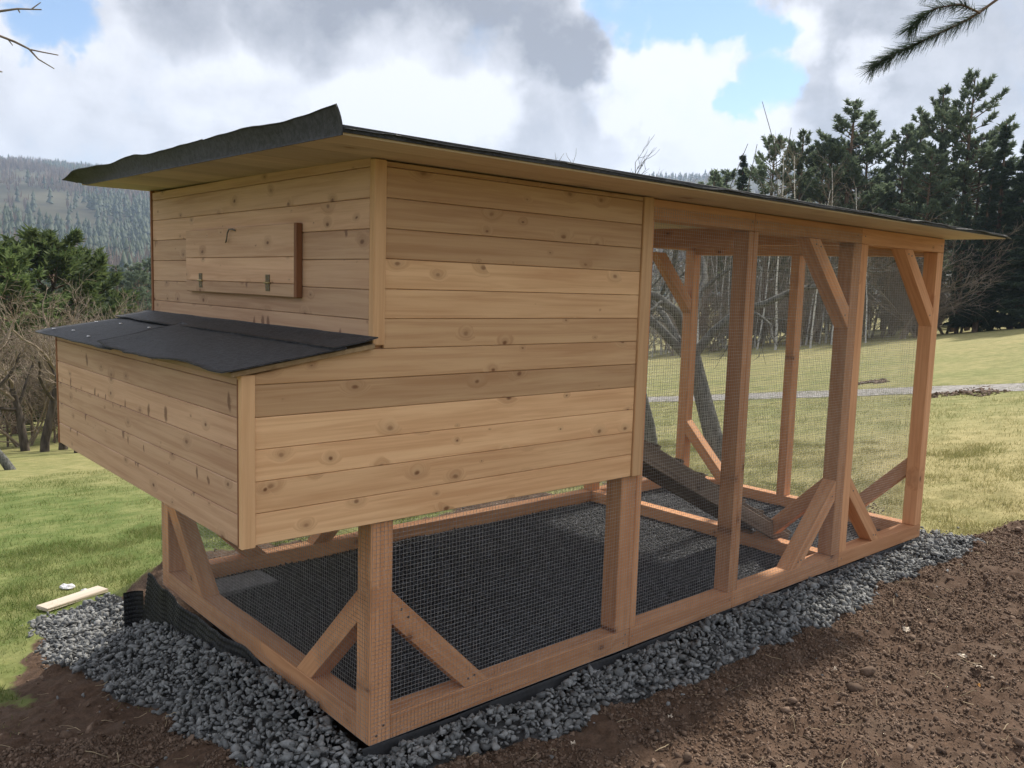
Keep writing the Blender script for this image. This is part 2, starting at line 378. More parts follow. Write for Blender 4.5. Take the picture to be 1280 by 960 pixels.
M_track = plain('gravel track', (0.27, 0.255, 0.24), 0.95, 0, 0.35, 7.0, 0.6, 0.02, 0.2)
M_hill = plain('wooded hillside', (0.075, 0.07, 0.045), 1.0, 0, 0.45, 0.012, 0, 0.1, 0.1)

# ------------------------------------------------------------------ terrain
L_, W_, H_ = 4.433, 2.0625, 2.0366
def terrain(x, y):
    x = np.asarray(x, float); y = np.asarray(y, float)
    r = np.hypot(x, y)+1e-6; k = np.minimum(1.0, 95.0/r); xs = x*k; ys = y*k
    a = np.where(xs > 5, 0.048*(xs-5), 0) + np.where(xs < 0, 0.03*xs, 0)
    yp = np.maximum(ys-0.1, 0); bb = np.where(ys > 0.1, -0.133*yp, -0.035*(ys-0.1))
    z = a+bb-0.03
    # level pad cut for the coop, open towards its left end
    pad = sstep(0.9, 0.25, np.maximum(np.maximum(0.75-x, x-4.75), np.maximum(-0.3-y, y-2.35)))
    z = z*(1-pad)+(-0.035)*pad
    near = sstep(30, 4, r)
    z = z + 0.02*near*fbm(x*0.9, y*0.9, 3) + (1-near)*0.25*fbm(x*0.05, y*0.05, 3)
    return z
def rect_dist(x, y):
    dx = np.maximum(np.maximum(-x, x-L_), 0); dy = np.maximum(np.maximum(-y, y-W_), 0); return np.hypot(dx, dy)
def bed_mask(x, y):      # where the crushed stone lies round the coop
    n = 0.07*fbm(x*3, y*3, 3)
    front = sstep(0.05, -0.03, np.maximum(-0.315+0.11*sstep(1.4, 0.1, x)+n-y, np.maximum(y-0.1, np.maximum(-0.35-x, x-4.75+n+0.5*np.maximum(0, -y))))) 
    left = sstep(0.06, -0.03, np.maximum(np.maximum(-0.40+n+0.07*np.sin(y*2)-x, x-0.02), np.maximum(-0.24-y+n, y-3.2+n)))
    right = sstep(0.05, -0.03, np.maximum(np.maximum(4.3-x, x-4.78-n), np.maximum(-0.30+n-y, y-0.9)))
    return np.maximum(np.maximum(front, left), right)
def soil_mask(x, y):
    d = rect_dist(x, y); n = fbm(x*1.1+5, y*1.1, 4)*0.55; n2 = fbm(x*4, y*4, 3)*0.12
    front = sstep(0.25, -0.25, -(0.75 + 0.2)+np.where(y < 0.05, 0, 0)+np.maximum(x-4.55-0.75*(-y), 0)*1.1+np.maximum(y+0.25, 0)*4+(n+n2)*0.5)
    left = sstep(0.2, -0.2, d-0.62+(n+n2)*0.75+np.maximum(y-2.9, 0)*2+np.maximum(x-0.3, 0)*3)
    leftfront = sstep(0.2, -0.2, np.maximum(x+0.05, 0)*3+np.maximum(y-1.25, 0)*1.6-0.50+(n+n2)*0.8+np.maximum(-1.6-x, 0)*0.35)
    back = sstep(0.2, -0.2, d-0.42+(n+n2)*0.4)
    s = np.maximum(np.maximum(front, left), np.maximum(leftfront, back))
    far = sstep(6.5, 5.0, np.hypot(x-1.5, y))
    return np.clip(s*far, 0, 1)
def axis(lo, hi, step, far, grow=1.13):
    a = list(np.arange(lo, hi, step)); s = step; v = a[-1]
    while v < far: s *= grow; v += s; a.append(v)
    s = step; v = lo; pre = []
    while v > -far: s *= grow; v -= s; pre.append(v)
    return np.array(pre[::-1]+a)
def build_ground():
    xs = axis(-2.3, 6.2, 0.024, 2600); ys = axis(-2.6, 3.0, 0.024, 2600)
    X, Y = np.meshgrid(xs, ys, indexing='ij'); Z = terrain(X, Y)
    S = soil_mask(X, Y); B = bed_mask(X, Y)
    nearw = sstep(9, 5, np.hypot(X-1.5, Y))
    rough = fbm(X*5.5, Y*5.5, 5, 0.6)
    clod = np.abs(fbm(X*11+3, Y*11, 4, 0.6))
    Z = Z+nearw*(S*(0.016*rough+0.026*clod-0.012)+(1-S)*0.010*fbm(X*8, Y*8, 3))
    inside = sstep(0.12, 0.0, np.maximum(np.maximum(0.05-X, X-4.38), np.maximum(0.05-Y, Y-2.0)))
    Z = Z-0.05*inside-0.012*B
    # dug-over clump by the gravel's left edge
    Z = Z+0.07*np.exp(-(((X+0.95)/0.22)**2+((Y-0.95)/0.2)**2))+0.05*np.exp(-(((X+0.72)/0.12)**2+((Y-0.72)/0.12)**2))
    nx, ny = X.shape
    idx = np.arange(nx*ny).reshape(nx, ny)
    F = np.stack([idx[:-1, :-1], idx[1:, :-1], idx[1:, 1:], idx[:-1, 1:]], -1).reshape(-1, 4)
    me = mesh_np('ground', np.stack([X, Y, Z], -1).reshape(-1, 3), F, True)
    point_attr(me, 'soil', S.ravel()); point_attr(me, 'bed', B.ravel())
    dry = 0.55+0.5*np.exp(-((Y-0.0)/3.0)**2-((X-8.0)/4.0)**2)+0.25*sstep(20, 45, X)-0.25*np.exp(-((Y-8)/5.0)**2-((X-2.0)/5.0)**2)+0.3*np.exp(-((X+1.2)/.8)**2-((Y-2.0)/.7)**2)
    dry = dry-0.30*sstep(4.0, 0.5, X)*sstep(16, 6, Y)
    point_attr(me, 'dry', dry.ravel())
    o = link('ground', me, M_ground); o['kind'] = 'structure'
    return xs, ys, Z
GX, GY, GZ = build_ground()
def gz(x, y):             # height of the finished ground sheet
    x = np.atleast_1d(np.asarray(x, float)); y = np.atleast_1d(np.asarray(y, float))
    i = np.clip(np.searchsorted(GX, x)-1, 0, len(GX)-2); j = np.clip(np.searchsorted(GY, y)-1, 0, len(GY)-2)
    fx = (x-GX[i])/(GX[i+1]-GX[i]); fy = (y-GY[j])/(GY[j+1]-GY[j])
    return GZ[i, j]*(1-fx)*(1-fy)+GZ[i+1, j]*fx*(1-fy)+GZ[i, j+1]*(1-fx)*fy+GZ[i+1, j+1]*fx*fy
def g1(x, y): return float(gz(x, y)[0])
def build_track():
    ys = np.arange(-24, 60, 0.35); V = []; 
    for t in np.linspace(-1, 1, 9):
        cx = 16.4+0.5*np.sin(ys*0.11+0.6)-0.004*(ys-8)**2*0.35
        x = cx+t*(0.95+0.10*fbm(ys*0.8+9*t, ys*0+3*t, 2)*abs(t)); V.append(np.stack([x, ys, gz(x, ys)+0.03-0.022*abs(t)+0.02*(1-abs(t))*0], -1))
    V = np.array(V); n, m = V.shape[:2]; idx = np.arange(n*m).reshape(n, m)
    F = np.stack([idx[:-1, :-1], idx[1:, :-1], idx[1:, 1:], idx[:-1, 1:]], -1).reshape(-1, 4)
    o = link('farm_track', mesh_np('farm_track', V.reshape(-1, 3), F, True), M_track); o['kind'] = 'structure'
build_track()

# distant wooded hill, in world polar coordinates
def hill_z(x, y):
    d = np.hypot(x, y); a = np.degrees(np.arctan2(y, x))
    e = 5.9+1.1*sstep(60, 42, a)+0.25*np.sin(np.radians(a*5))+0.2*np.sin(np.radians(a*13+40))-4.0*sstep(95, 170, np.abs(a-55))
    top = 2400*np.tan(np.radians(e))
    s = sstep(360, 2400, d)*0.55+np.clip((d-360)/2040, 0, 1)*0.45
    return -14+s*(top+14)+12*fbm(x*0.0028, y*0.0028, 4)*sstep(380, 900, d)
def build_hill():
    ds = np.concatenate([np.linspace(360, 2400, 80), np.linspace(2450, 3000, 6)]); aa = np.radians(np.linspace(-60, 200, 320))
    D, A = np.meshgrid(ds, aa, indexing='ij'); X = D*np.cos(A); Y = D*np.sin(A); Z = hill_z(X, Y)-np.where(D > 2410, (D-2400)*0.15, 0)
    n, m = X.shape; idx = np.arange(n*m).reshape(n, m)
    F = np.stack([idx[:-1, :-1], idx[1:, :-1], idx[1:, 1:], idx[:-1, 1:]], -1).reshape(-1, 4)
    o = link('hill', mesh_np('hill', np.stack([X, Y, Z], -1).reshape(-1, 3), F, True), M_hill); o['kind'] = 'structure'
build_hill()

# ------------------------------------------------------------------ the coop
coop = empty('chicken_coop', (0, 0, 0))
tag(coop, 'new wooden chicken coop on stilts with flat black roof, nest box and wire mesh run', 'chicken coop')
X1, X2, X3, X4 = 1.390, 2.200, 3.300, 4.433
N_, ZB, P_ = 0.457, 0.816, 0.100
PW = 0.09
def beam(p0, p1, nm='beam', h=0.09, t=0.09, across=(0, 0, 1)): return timber(nm, p0, p1, h, t, M_frame, coop, across, 0.0025)
g_ = 0.0015
# bottom beams (front: four lengths, meeting at the module seams)
zc = 0.045
for a, b in ((0.090, X1), (X1, X2), (X2, X3), (X3, X4)): beam((a+g_, 0.045, zc), (b-g_, 0.045, zc))
for a, b in ((0.0, X1), (X1, X3), (X3, X4)): beam((a+g_, W_-0.045, zc), (b-g_, W_-0.045, zc))
for x in (0.045, X3-0.045, X4-0.045): beam((x, 0.0915, zc), (x, W_-0.0915, zc))
# posts
ZT = 1.945
def post(x0, x1, y0, y1, z0=0.091, z1=ZT-0.001): return timber('post', ((x0+x1)/2, (y0+y1)/2, z0), ((x0+x1)/2, (y0+y1)/2, z1), x1-x0, y1-y0, M_frame, coop, (1, 0, 0), 0.0025)
post(0.0005, 0.09, 0.0005, 0.09, 0.0)           # the beams butt against this corner post
post(1.290, X1-g_, 0.0005, 0.09); post(X1+g_, 1.430, 0.0005, 0.09)
post(2.160, X2-g_, 0.0005, 0.09); post(X2+g_, 2.240, 0.0005, 0.09)
post(3.212, X3-g_, 0.0005, 0.09); post(X3+g_, 3.388, 0.0005, 0.09)
post(4.343, X4-g_, 0.0005, 0.09)
for x0, x1 in ((0.0005, 0.09), (1.30, 1.388), (3.212, 3.2985), (4.343, X4-g_)): post(x0, x1, W_-0.09, W_-0.0005, 0.091, 1.979)
post(4.343, X4-g_, 1.005, 1.075, 0.091, 1.931)
# top plates and cross beams
tz = 1.991
for a, b in ((1.392, X2), (X2, X3), (X3, X4)): beam((a+g_, 0.045, tz), (b-g_, 0.045, tz))
for a, b in ((1.392, X3), (X3, X4)): beam((a+g_, W_-0.045, tz+0.034), (b-g_, W_-0.045, tz+0.034))
beam((X4-0.045, 0.0915, tz-0.021), (X4-0.045, W_-0.0915, tz+0.002), h=0.10)
beam((X3-0.045, 0.0915, tz-0.012), (X3-0.045, W_-0.0915, tz+0.020))
beam((X2-0.022, 0.0915, 1.913), (X2-0.022, W_-0.0915, 1.945), t=0.044, h=0.10)
# knee braces
k = 0.40
yf, yb = 0.0440, W_-0.0440
def br(plane, fixed, post_c, sgn, low, zz=None):
    """plane 'x': brace lies in a plane of constant y=fixed, runs along x from post face post_c in direction sgn"""
    z0 = 0.0905 if low else ZT-0.0005
    zs = z0+k if low else z0-k-0.03
    kk = k if low else k+0.03
    if plane == 'x': a, b, c = (post_c, fixed, zs), (post_c+sgn*kk, fixed, z0), (post_c, fixed, z0)
    else: a, b, c = (fixed, post_c, zs), (fixed, post_c+sgn*kk, z0), (fixed, post_c, z0)
    return brace(a, b, c, M_frame, coop)
br('x', yf, 0.0905, 1, True); br('y', yf, 0.0905, 1, True); br('y', yf, W_-0.0905, -1, True)
br('x', yf, 3.2115, -1, True); br('x', yf, 3.3885, 1, True)
br('x', yf, 3.2115, -1, False); br('x', yf, 4.3425, -1, False)
br('y', X3-0.045, 0.0905, 1, True); br('y', X4-0.045, 0.0905, 1, True); br('y', X4-0.045, W_-0.0905, -1, True)
br('x', yb, 4.3425, -1, False); br('x', yb, 0.0905, 1, True); br('x', yb, 1.2995, -1, True)

def screws(lst):
    bm = bmesh.new(); bmesh.ops.create_cone(bm, cap_ends=True, segments=8, radius1=0.0055, radius2=0.0045, depth=0.003); me = bm_mesh('screw', bm); me.materials.append(M_steel)
    for p, n in lst:
        o = link('screw', me, None, coop); o.matrix_local = Matrix.Translation(p) @ Vector(n).to_track_quat('Z', 'Y').to_matrix().to_4x4()
fy = 0.0008
screws([((x, fy, z), (0, -1, 0)) for x, z in ((0.13, 0.475), (0.16, 0.44), (0.445, 0.125), (0.475, 0.13), (2.80, 1.915), (2.85, 1.905), (3.17, 1.53), (3.92, 1.915), (3.965, 1.905), (4.30, 1.53), (2.84, 0.125), (2.87, 0.13), (3.175, 0.46), (3.43, 0.46), (3.74, 0.13), (3.77, 0.125),
    (0.03, 0.03), (0.06, 0.06), (1.35, 0.03), (1.36, 0.07), (1.41, 0.05), (2.18, 0.05), (2.22, 0.05), (3.25, 0.05), (3.34, 0.05), (4.39, 0.05), (1.41, 1.99), (2.18, 1.99), (2.22, 1.99), (3.25, 1.99), (3.34, 1.99), (4.39, 1.99))])
# ---- walls
def wall(nm): 
    o = empty(nm); o.parent = coop; return o
CT = 0.020     # cladding thickness
fwall = wall('front_wall'); gap = 0.0007
def fplank(x0, x1, z0, z1, par=None, mat=None): return timber('plank', (x0, -CT/2-0.0005, (z0+z1)/2), (x1, -CT/2-0.0005, (z0+z1)/2), z1-z0-2*gap, CT, mat or M_board, par or fwall, (0, 0, 1), 0.0022)
XR = 1.322
for kk in range(12):
    z0 = ZB+kk*P_; z1 = z0+P_
    if kk < 5: fplank(-0.432, XR, z0, z1)
    elif kk == 5:
        poly_timber('plank', [(-0.432, z0+gap), (XR, z0+gap), (XR, z1-gap), (-0.055, z1-gap), (-0.432, 1.349)], CT, (1, 0, 0), (0, 0, 1), (0, -CT/2-0.0005, 0), M_board, fwall, 0.003)
    else: fplank(0.026, XR, z0, z1)
fplank(0.026, XR, ZB+12*P_, H_-0.002)
def ftrim(x0, x1, z0, z1, y0=-0.030, y1=0.0, nm='trim', mat=None, par=None):
    return timber(nm, ((x0+x1)/2, (y0+y1)/2, z0), ((x0+x1)/2, (y0+y1)/2, z1), x1-x0, y1-y0, mat or M_trim, par or fwall, (1, 0, 0), 0.0025)
ftrim(-0.022, 0.0255, 1.428, H_-0.001)
ftrim(XR+0.001, X1-0.004, ZB, H_-0.001, -0.030, -0.0005)
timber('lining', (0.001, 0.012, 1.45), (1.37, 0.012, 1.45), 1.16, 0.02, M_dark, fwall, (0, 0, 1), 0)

ewall = wall('end_wall')
def eplank(y0, y1, z0, z1, x=-CT/2, par=None, mat=None): return timber('plank', (x, y0, (z0+z1)/2), (x, y1, (z0+z1)/2), z1-z0-2*gap, CT, mat or M_board2, par or ewall, (0, 0, 1), 0.0022)
for kk in range(6, 13):
    z0 = ZB+kk*P_-0.004; z1 = min(z0+P_, 2.052)
    eplank(0.001, W_, z0, z1)
timber('trim', (-0.013, W_+0.011, 1.40), (-0.013, W_+0.011, 2.062), 0.026, 0.020, M_edge, ewall, (1, 0, 0), 0.002)
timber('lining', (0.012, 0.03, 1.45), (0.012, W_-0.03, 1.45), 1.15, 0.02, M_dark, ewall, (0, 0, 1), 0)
# back wall and the wall towards the run
bwall = wall('back_wall')
for kk in range(13):
    z0 = ZB+kk*P_; z1 = min(z0+P_, 2.066)
    timber('plank', (-0.01, W_+0.0105, (z0+z1)/2), (X1-0.004, W_+0.0105, (z0+z1)/2), z1-z0-2*gap, CT, M_board, bwall, (0, 0, 1), 0.0022)
rwall = wall('run_wall')
for kk in range(13):
    z0 = ZB+kk*P_; z1 = min(z0+P_, 2.03)
    spans = ((0.095, W_-0.095),) if not (1.0 < z0+0.05 < 1.40) else ((0.095, 0.36), (0.76, W_-0.095))
    for y0, y1 in spans:
        timber('plank', (X1-0.025, y0, (z0+z1)/2), (X1-0.025, y1, (z0+z1)/2), z1-z0-2*gap, CT, M_board, rwall, (0, 0, 1), 0.0022)
# floor of the house
floor = wall('house_floor')
for i in range(10):
    y0 = 0.095+i*0.187
    timber('floor_board', (-0.45, y0+0.0935, ZB+0.052), (1.36, y0+0.0935, ZB+0.052), 0.184, 0.022, M_deck, floor, (0, 1, 0), 0.002)
for x in (-0.40, 0.14, 0.75, 1.24): timber('joist', (x, 0.095, ZB+0.021), (x, W_-0.095, ZB+0.021), 0.038, 0.05, M_frame, floor, (0, 0, 1), 0.002)

# ---- hatch on the end wall
hatch = wall('hatch')
hx = -CT-0.0135
for z0, z1 in ((1.571, 1.621), (1.621, 1.722), (1.722, 1.846)):
    eplank(0.486, 1.556, z0, z1, hx, hatch)
timber('trim', (hx, 0.4745, 1.571), (hx, 0.4745, 1.846), 0.025, 0.022, M_edge, hatch, (1, 0, 0), 0.002)
def hinge(y, zz=1.622):
    h = empty('hinge'); h.parent = hatch
    bm = bmesh.new()
    for dz in (-0.017, 0.017):
        r = bmesh.ops.create_cube(bm, size=1)['verts']
        for v in r: v.co = Vector((v.co.x*0.002, v.co.y*0.036, v.co.z*0.030+dz))
    o = link('leaf_plate', bm_mesh('leaf_plate', bm), M_bronze, h); o.location = (hx-0.0112, y, zz)
    bm = bmesh.new(); bmesh.ops.create_cone(bm, cap_ends=True, segments=10, radius1=0.0035, radius2=0.0035, depth=0.05)
    for v in bm.verts: v.co = Vector((v.co.x, v.co.z, v.co.y))
    o = link('pin', bm_mesh('pin', bm), M_brass, h); o.location = (hx-0.0145, y, zz)
    bm = bmesh.new()
    for dz in (-0.024, -0.012, 0.012, 0.024):
        for dy in (-0.011, 0.011):
            r = bmesh.ops.create_icosphere(bm, subdivisions=1, radius=0.0032)['verts']
            for v in r: v.co = Vector((v.co.x*0.5, v.co.y+dy, v.co.z+dz))
    o = link('screws', bm_mesh('screws', bm), M_steel, h); o.location = (hx-0.0125, y, zz)
hinge(1.381); hinge(0.704)

def tube(pts, rad, n=6, cap=True):
    """tube along a polyline -> verts, faces (quads)"""
    pts = np.asarray(pts, float); rad = np.broadcast_to(np.asarray(rad, float), (len(pts),))
    t = np.gradient(pts, axis=0); t /= np.linalg.norm(t, axis=1)[:, None]+1e-9
    ref = np.array((0, 0, 1.0)) if abs(t[0][2]) < 0.9 else np.array((1.0, 0, 0))
    V = []
    u = np.cross(t[0], ref); u /= np.linalg.norm(u)
    ang = np.arange(n)*2*np.pi/n
    for i in range(len(pts)):
        u = u-t[i]*np.dot(u, t[i]); u /= np.linalg.norm(u)+1e-9; v = np.cross(t[i], u)
        V.append(pts[i]+rad[i]*(np.cos(ang)[:, None]*u+np.sin(ang)[:, None]*v))
    V = np.concatenate(V); F = []
    for i in range(len(pts)-1):
        for j in range(n): F.append((i*n+j, i*n+(j+1) % n, (i+1)*n+(j+1) % n, (i+1)*n+j))
    return V, np.array(F)
def tubes_mesh(name, lst, smooth=True):
    Vs, Fs, o = [], [], 0
    for pts, rad, n in lst:
        V, F = tube(pts, rad, n); Vs.append(V); Fs.append(F+o); o += len(V)
    return mesh_np(name, np.concatenate(Vs), np.concatenate(Fs), smooth)
hy = 1.048
o = link('hook', tubes_mesh('hook', [([(hx-0.011, hy-0.045, 1.832), (hx-0.018, hy-0.03, 1.838), (hx-0.020, hy, 1.838), (hx-0.022, hy+0.012, 1.822), (hx-0.022, hy+0.018, 1.80), (hx-0.020, hy+0.032, 1.785), (hx-0.016, hy+0.036, 1.792)], 0.0032, 6)]), M_steel, hatch)

# ---- nest box
nest = wall('nest_box')
xo = -N_-0.0005
for kk in range(6):
    z0 = ZB+kk*P_; z1 = z0+P_ if kk < 5 else 1.3415
    timber('plank', (xo-CT/2, 0.001, (z0+z1)/2), (xo-CT/2, W_, (z0+z1)/2), z1-z0-2*gap, CT, M_board2, nest, (0, 0, 1), 0.0022)
timber('trim', (-0.4560, -0.0155, ZB-0.004), (-0.4560, -0.0155, 1.3490), 0.046, 0.030, M_trim, nest, (1, 0, 0), 0.0025)
timber('trim', (xo-0.011, W_+0.011, ZB-0.002), (xo-0.011, W_+0.011, 1.335), 0.024, 0.02, M_edge, nest, (1, 0, 0), 0.002)
timber('trim', (xo-0.011, -0.0065, ZB-0.002), (xo-0.011, -0.0065, 1.336), 0.0225, 0.012, M_edge, nest, (1, 0, 0), 0.002)
for kk in range(6):
    z0 = ZB+kk*P_; z1 = z0+P_ if kk < 5 else 1.345
    timber('plank', (-0.455, W_+0.0105, (z0+z1)/2), (-0.012, W_+0.0105, (z0+z1)/2), z1-z0-2*gap, CT, M_board, nest, (0, 0, 1), 0.0022)
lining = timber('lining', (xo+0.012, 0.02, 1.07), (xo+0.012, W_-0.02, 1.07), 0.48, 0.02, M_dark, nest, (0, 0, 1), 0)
# lid board, sloping from the wall outwards
la = math.atan2(1.428-1.352, 0.50)
def lid_pt(x): return 1.352+(x+0.53)*math.tan(la)
timber('lid_board', (-0.268, -0.045, lid_pt(-0.268)-0.002), (-0.268, W_+0.050, lid_pt(-0.268)-0.002), 0.50, 0.016, M_osb, nest, (math.cos(la), 0, math.sin(la)), 0.002)
def sheet(name, par, mat, fn, nu, nv, th=0.004):
    """fn(u, v) -> points for the upper side; closed thin slab"""
    u = np.linspace(0, 1, nu); v = np.linspace(0, 1, nv); U, V = np.meshgrid(u, v, indexing='ij')
    top = np.stack(fn(U, V), -1)
    du = np.gradient(top, axis=0); dv = np.gradient(top, axis=1); nn = np.cross(du, dv); nn /= np.linalg.norm(nn, axis=-1)[..., None]+1e-9
    if nn[nu//2, nv//2, 2] < 0: nn = -nn
    bot = top-nn*th
    idx = np.arange(nu*nv).reshape(nu, nv)
    q = np.stack([idx[:-1, :-1], idx[1:, :-1], idx[1:, 1:], idx[:-1, 1:]], -1).reshape(-1, 4)
    ring = np.concatenate([idx[:, 0], idx[-1, 1:], idx[::-1, -1][1:], idx[0, ::-1][1:-1]])
    s = np.stack([ring, np.roll(ring, -1), np.roll(ring, -1)+nu*nv, ring+nu*nv], -1)
    F = np.concatenate([q, q[:, ::-1]+nu*nv, s])
    me = mesh_np(name, np.concatenate([top.reshape(-1, 3), bot.reshape(-1, 3)]), F, False)
    return link(name, me, mat, par)
def lidz(x, lift): return lid_pt(x)+0.0072+lift
def felt_far(u, v):
    y = 0.98+u*(W_+0.085-0.98); x = -0.555+v*0.41+0.006*fbm(y*6, v*2, 2)*(1-v)
    edge = np.maximum(0, 1-v*7)
    return x, y, lidz(x, 0.0045+0.0015*fbm(x*8, y*8, 2)-0.006*edge)
def felt_near(u, v):
    y = -0.072+u*(1.22+0.22*(v-0.4)+0.072); ex = 0.009*np.sin(y*5.2+0.5)+0.008*fbm(y*9, y*0, 3)
    x = -0.560+ex*(1-v)**2+v*(0.415-ex*0)
    curl = np.maximum(0, 1-v*5)*(0.004*np.sin(y*7.0)+0.002); endc = 0.012*np.maximum(0, u*6-5)
    return x, y, lidz(x, 0.0105+curl+endc*0.6+0.002*fbm(x*9, y*7, 2))
def felt_strip(u, v):
    y = -0.062+u*(W_+0.15); x = -0.185+v*0.163+0.006*fbm(y*3, v, 2)*(1-v)
    return x, y, lidz(x, 0.0165+0.006*np.maximum(0, v*3-2)+0.0015*fbm(x*9, y*5, 2))
sheet('felt_sheet', nest, M_felt, felt_far, 40, 16); sheet('felt_sheet', nest, M_felt, felt_near, 60, 18); sheet('felt_sheet', nest, M_felt, felt_strip, 60, 8)
for y, x in ((2.02, -0.50), (1.80, -0.47), (1.45, -0.50), (1.78, -0.27), (1.42, -0.26), (2.06, -0.30), (1.12, -0.51)):
    bm = bmesh.new(); bmesh.ops.create_cone(bm, cap_ends=True, segments=9, radius1=0.0085, radius2=0.005, depth=0.003)
    o = link('felt_nail', bm_mesh('felt_nail', bm), M_zinc, nest); o.location = (x, y, lidz(x, 0.0105))

# ---- roof
roof = wall('roof')
RX0, RX1, RY0, RY1 = -0.330, 4.510, -0.345, 2.135
rs = 0.012
def rz(y): return H_+0.0005+rs*y
nb = 16; bw = (RY1-RY0)/nb
for i in range(nb):
    y0 = RY0+i*bw; yc = y0+bw/2
    timber('roof_board', (RX0, yc, rz(yc)+0.011+0.0015), (RX1, yc, rz(yc)+0.011+0.0015), bw-0.0015, 0.021, M_deck, roof, (0, 1, rs), 0.001)
def felt_roof(u, v):
    x = RX0+0.004+u*(RX1-RX0+0.03); y = RY0-0.012+v*(RY1-RY0+0.03)
    z = rz(y)+0.0295+0.003*fbm(x*3, y*3, 3)
    fe = np.maximum(0, 1-v*40); z = z-0.008*fe+0.006*fe*fbm(x*4, x*0, 3)
    y = y-0.014*fe*(0.6+0.8*fbm(x*2.2, x*0+5, 3))
    ee = np.maximum(0, u*60-59); z = z-0.02*ee*(0.6+fbm(y*3, y*0, 2)*0.4)
    return x, y, z
sheet('felt_sheet', roof, M_feltslate, felt_roof, 150, 90, 0.004)
def felt_curl(u, v):
    """the felt's end, wrapped over the left edge and left standing a little proud"""
    y = RY0-0.020+u*(RY1-RY0+0.075)
    top = 0.070+0.012*np.exp(-(u/0.07)**2)-0.012*sstep(0.70, 0.80, u)+0.006*fbm(u*9, u*0, 3)+0.004*np.where(u > 0.36, 1, 0)-0.03*sstep(0.93, 1.0, u)
    lean = 0.018+0.016*np.exp(-(u/0.08)**2)+0.012*fbm(u*5, u*0+4, 2)+0.055*sstep(0.70, 1.0, u)
    x = RX0-0.0045-lean*v**2; z = rz(np.clip(y, RY0, RY1))-0.003+top*v+0.02*sstep(0.93, 1.0, u)*(1-v)
    return x, y-0.012*v*np.exp(-(u/0.04)**2), z
sheet('felt_upturn', roof, M_felt, felt_curl, 160, 12, 0.004)
timber('eaves_strip', (RX0+0.002, RY0-0.0062, rz(RY0)+0.0175), (RX1+0.006, RY0-0.0062, rz(RY0)+0.0175), 0.020, 0.006, M_felt, roof, (0, 0, 1), 0.001)

# ---- welded wire mesh
def wire_panel(u0, u1, v0, v1, place, wav=0.0, cut=None, pitch=0.0158, r=0.00048, seed=0):
    """grid of straight wires in (u, v); place(u, v, n) -> xyz"""
    Vs, Fs, off = [], [], 0
    def wire(P):
        nonlocal off
        # P (k,3): square section prism
        k_ = len(P); t = P[-1]-P[0]; t /= np.linalg.norm(t); a = np.cross(t, (0.577, 0.577, 0.577)); a /= np.linalg.norm(a); b = np.cross(t, a)
        q = np.array([a, b, -a, -b])*r*1.2
        V = (P[:, None, :]+q[None]).reshape(-1, 3)
        i = np.arange(k_-1)[:, None]*4; j = np.arange(4)[None]; jn = (j+1) % 4
        F = np.stack([i+j, i+jn, i+4+jn, i+4+j], -1).reshape(-1, 4)
        Vs.append(V); Fs.append(F+off); off += len(V)
    nseg = lambda l: max(2, int(l/0.16)+1)
    def bulge(u, v): return wav*fbm(u*2.3+seed, v*2.3+seed*2, 2)*np.clip(np.minimum.reduce([u-u0, u1-u, v-v0, v1-v])/0.12, 0, 1)
    for u in np.arange(u0, u1+1e-6, pitch):
        v = np.linspace(v0, v1, nseg(v1-v0)); uu = np.full_like(v, u)
        wire(np.stack(place(uu+0.25*bulge(uu, v+9), v, bulge(uu, v)), -1))
    for v in np.arange(v0, v1+1e-6, pitch):
        u = np.linspace(u0, u1, nseg(u1-u0)); vv = np.full_like(u, v)
        wire(np.stack(place(u, vv+0.25*bulge(u+5, vv), bulge(u, vv)+0.0011), -1))
    o = link('wire_mesh', mesh_np('wire_mesh', np.concatenate(Vs), np.concatenate(Fs)), M_wire, coop); o['kind'] = 'stuff'
    return o
fp = lambda y0: (lambda u, v, n: (u, y0-n, v))
xp = lambda x0: (lambda u, v, n: (x0-n, u, v))
wire_panel(0.004, X1-0.004, 0.004, ZB-0.004, fp(-0.0022), 0.006, seed=1)
wire_panel(X1+0.004, X2-0.004, 0.006, ZT+0.06, fp(-0.0022), 0.006, seed=2)
wire_panel(X2+0.004, X3-0.004, 0.006, ZT+0.06, fp(-0.0022), 0.006, seed=3)
wire_panel(X3+0.092, 4.34, 0.094, ZT-0.004, fp(0.0935), 0.004, seed=4)
wire_panel(0.004, W_-0.004, 0.006, ZB-0.006, xp(-0.0022), 0.014, seed=5)
wire_panel(X1, X4-0.004, 0.006, ZT+0.09, fp(W_+0.003), 0.006, seed=6)
wire_panel(0.004, X1-0.01, 0.006, ZB-0.006, fp(W_+0.003), 0.006, seed=7)
wire_panel(0.004, W_-0.004, 0.006, ZT+0.05, (lambda u, v, n: (X4+0.003+n, u, v)), 0.006, seed=8)

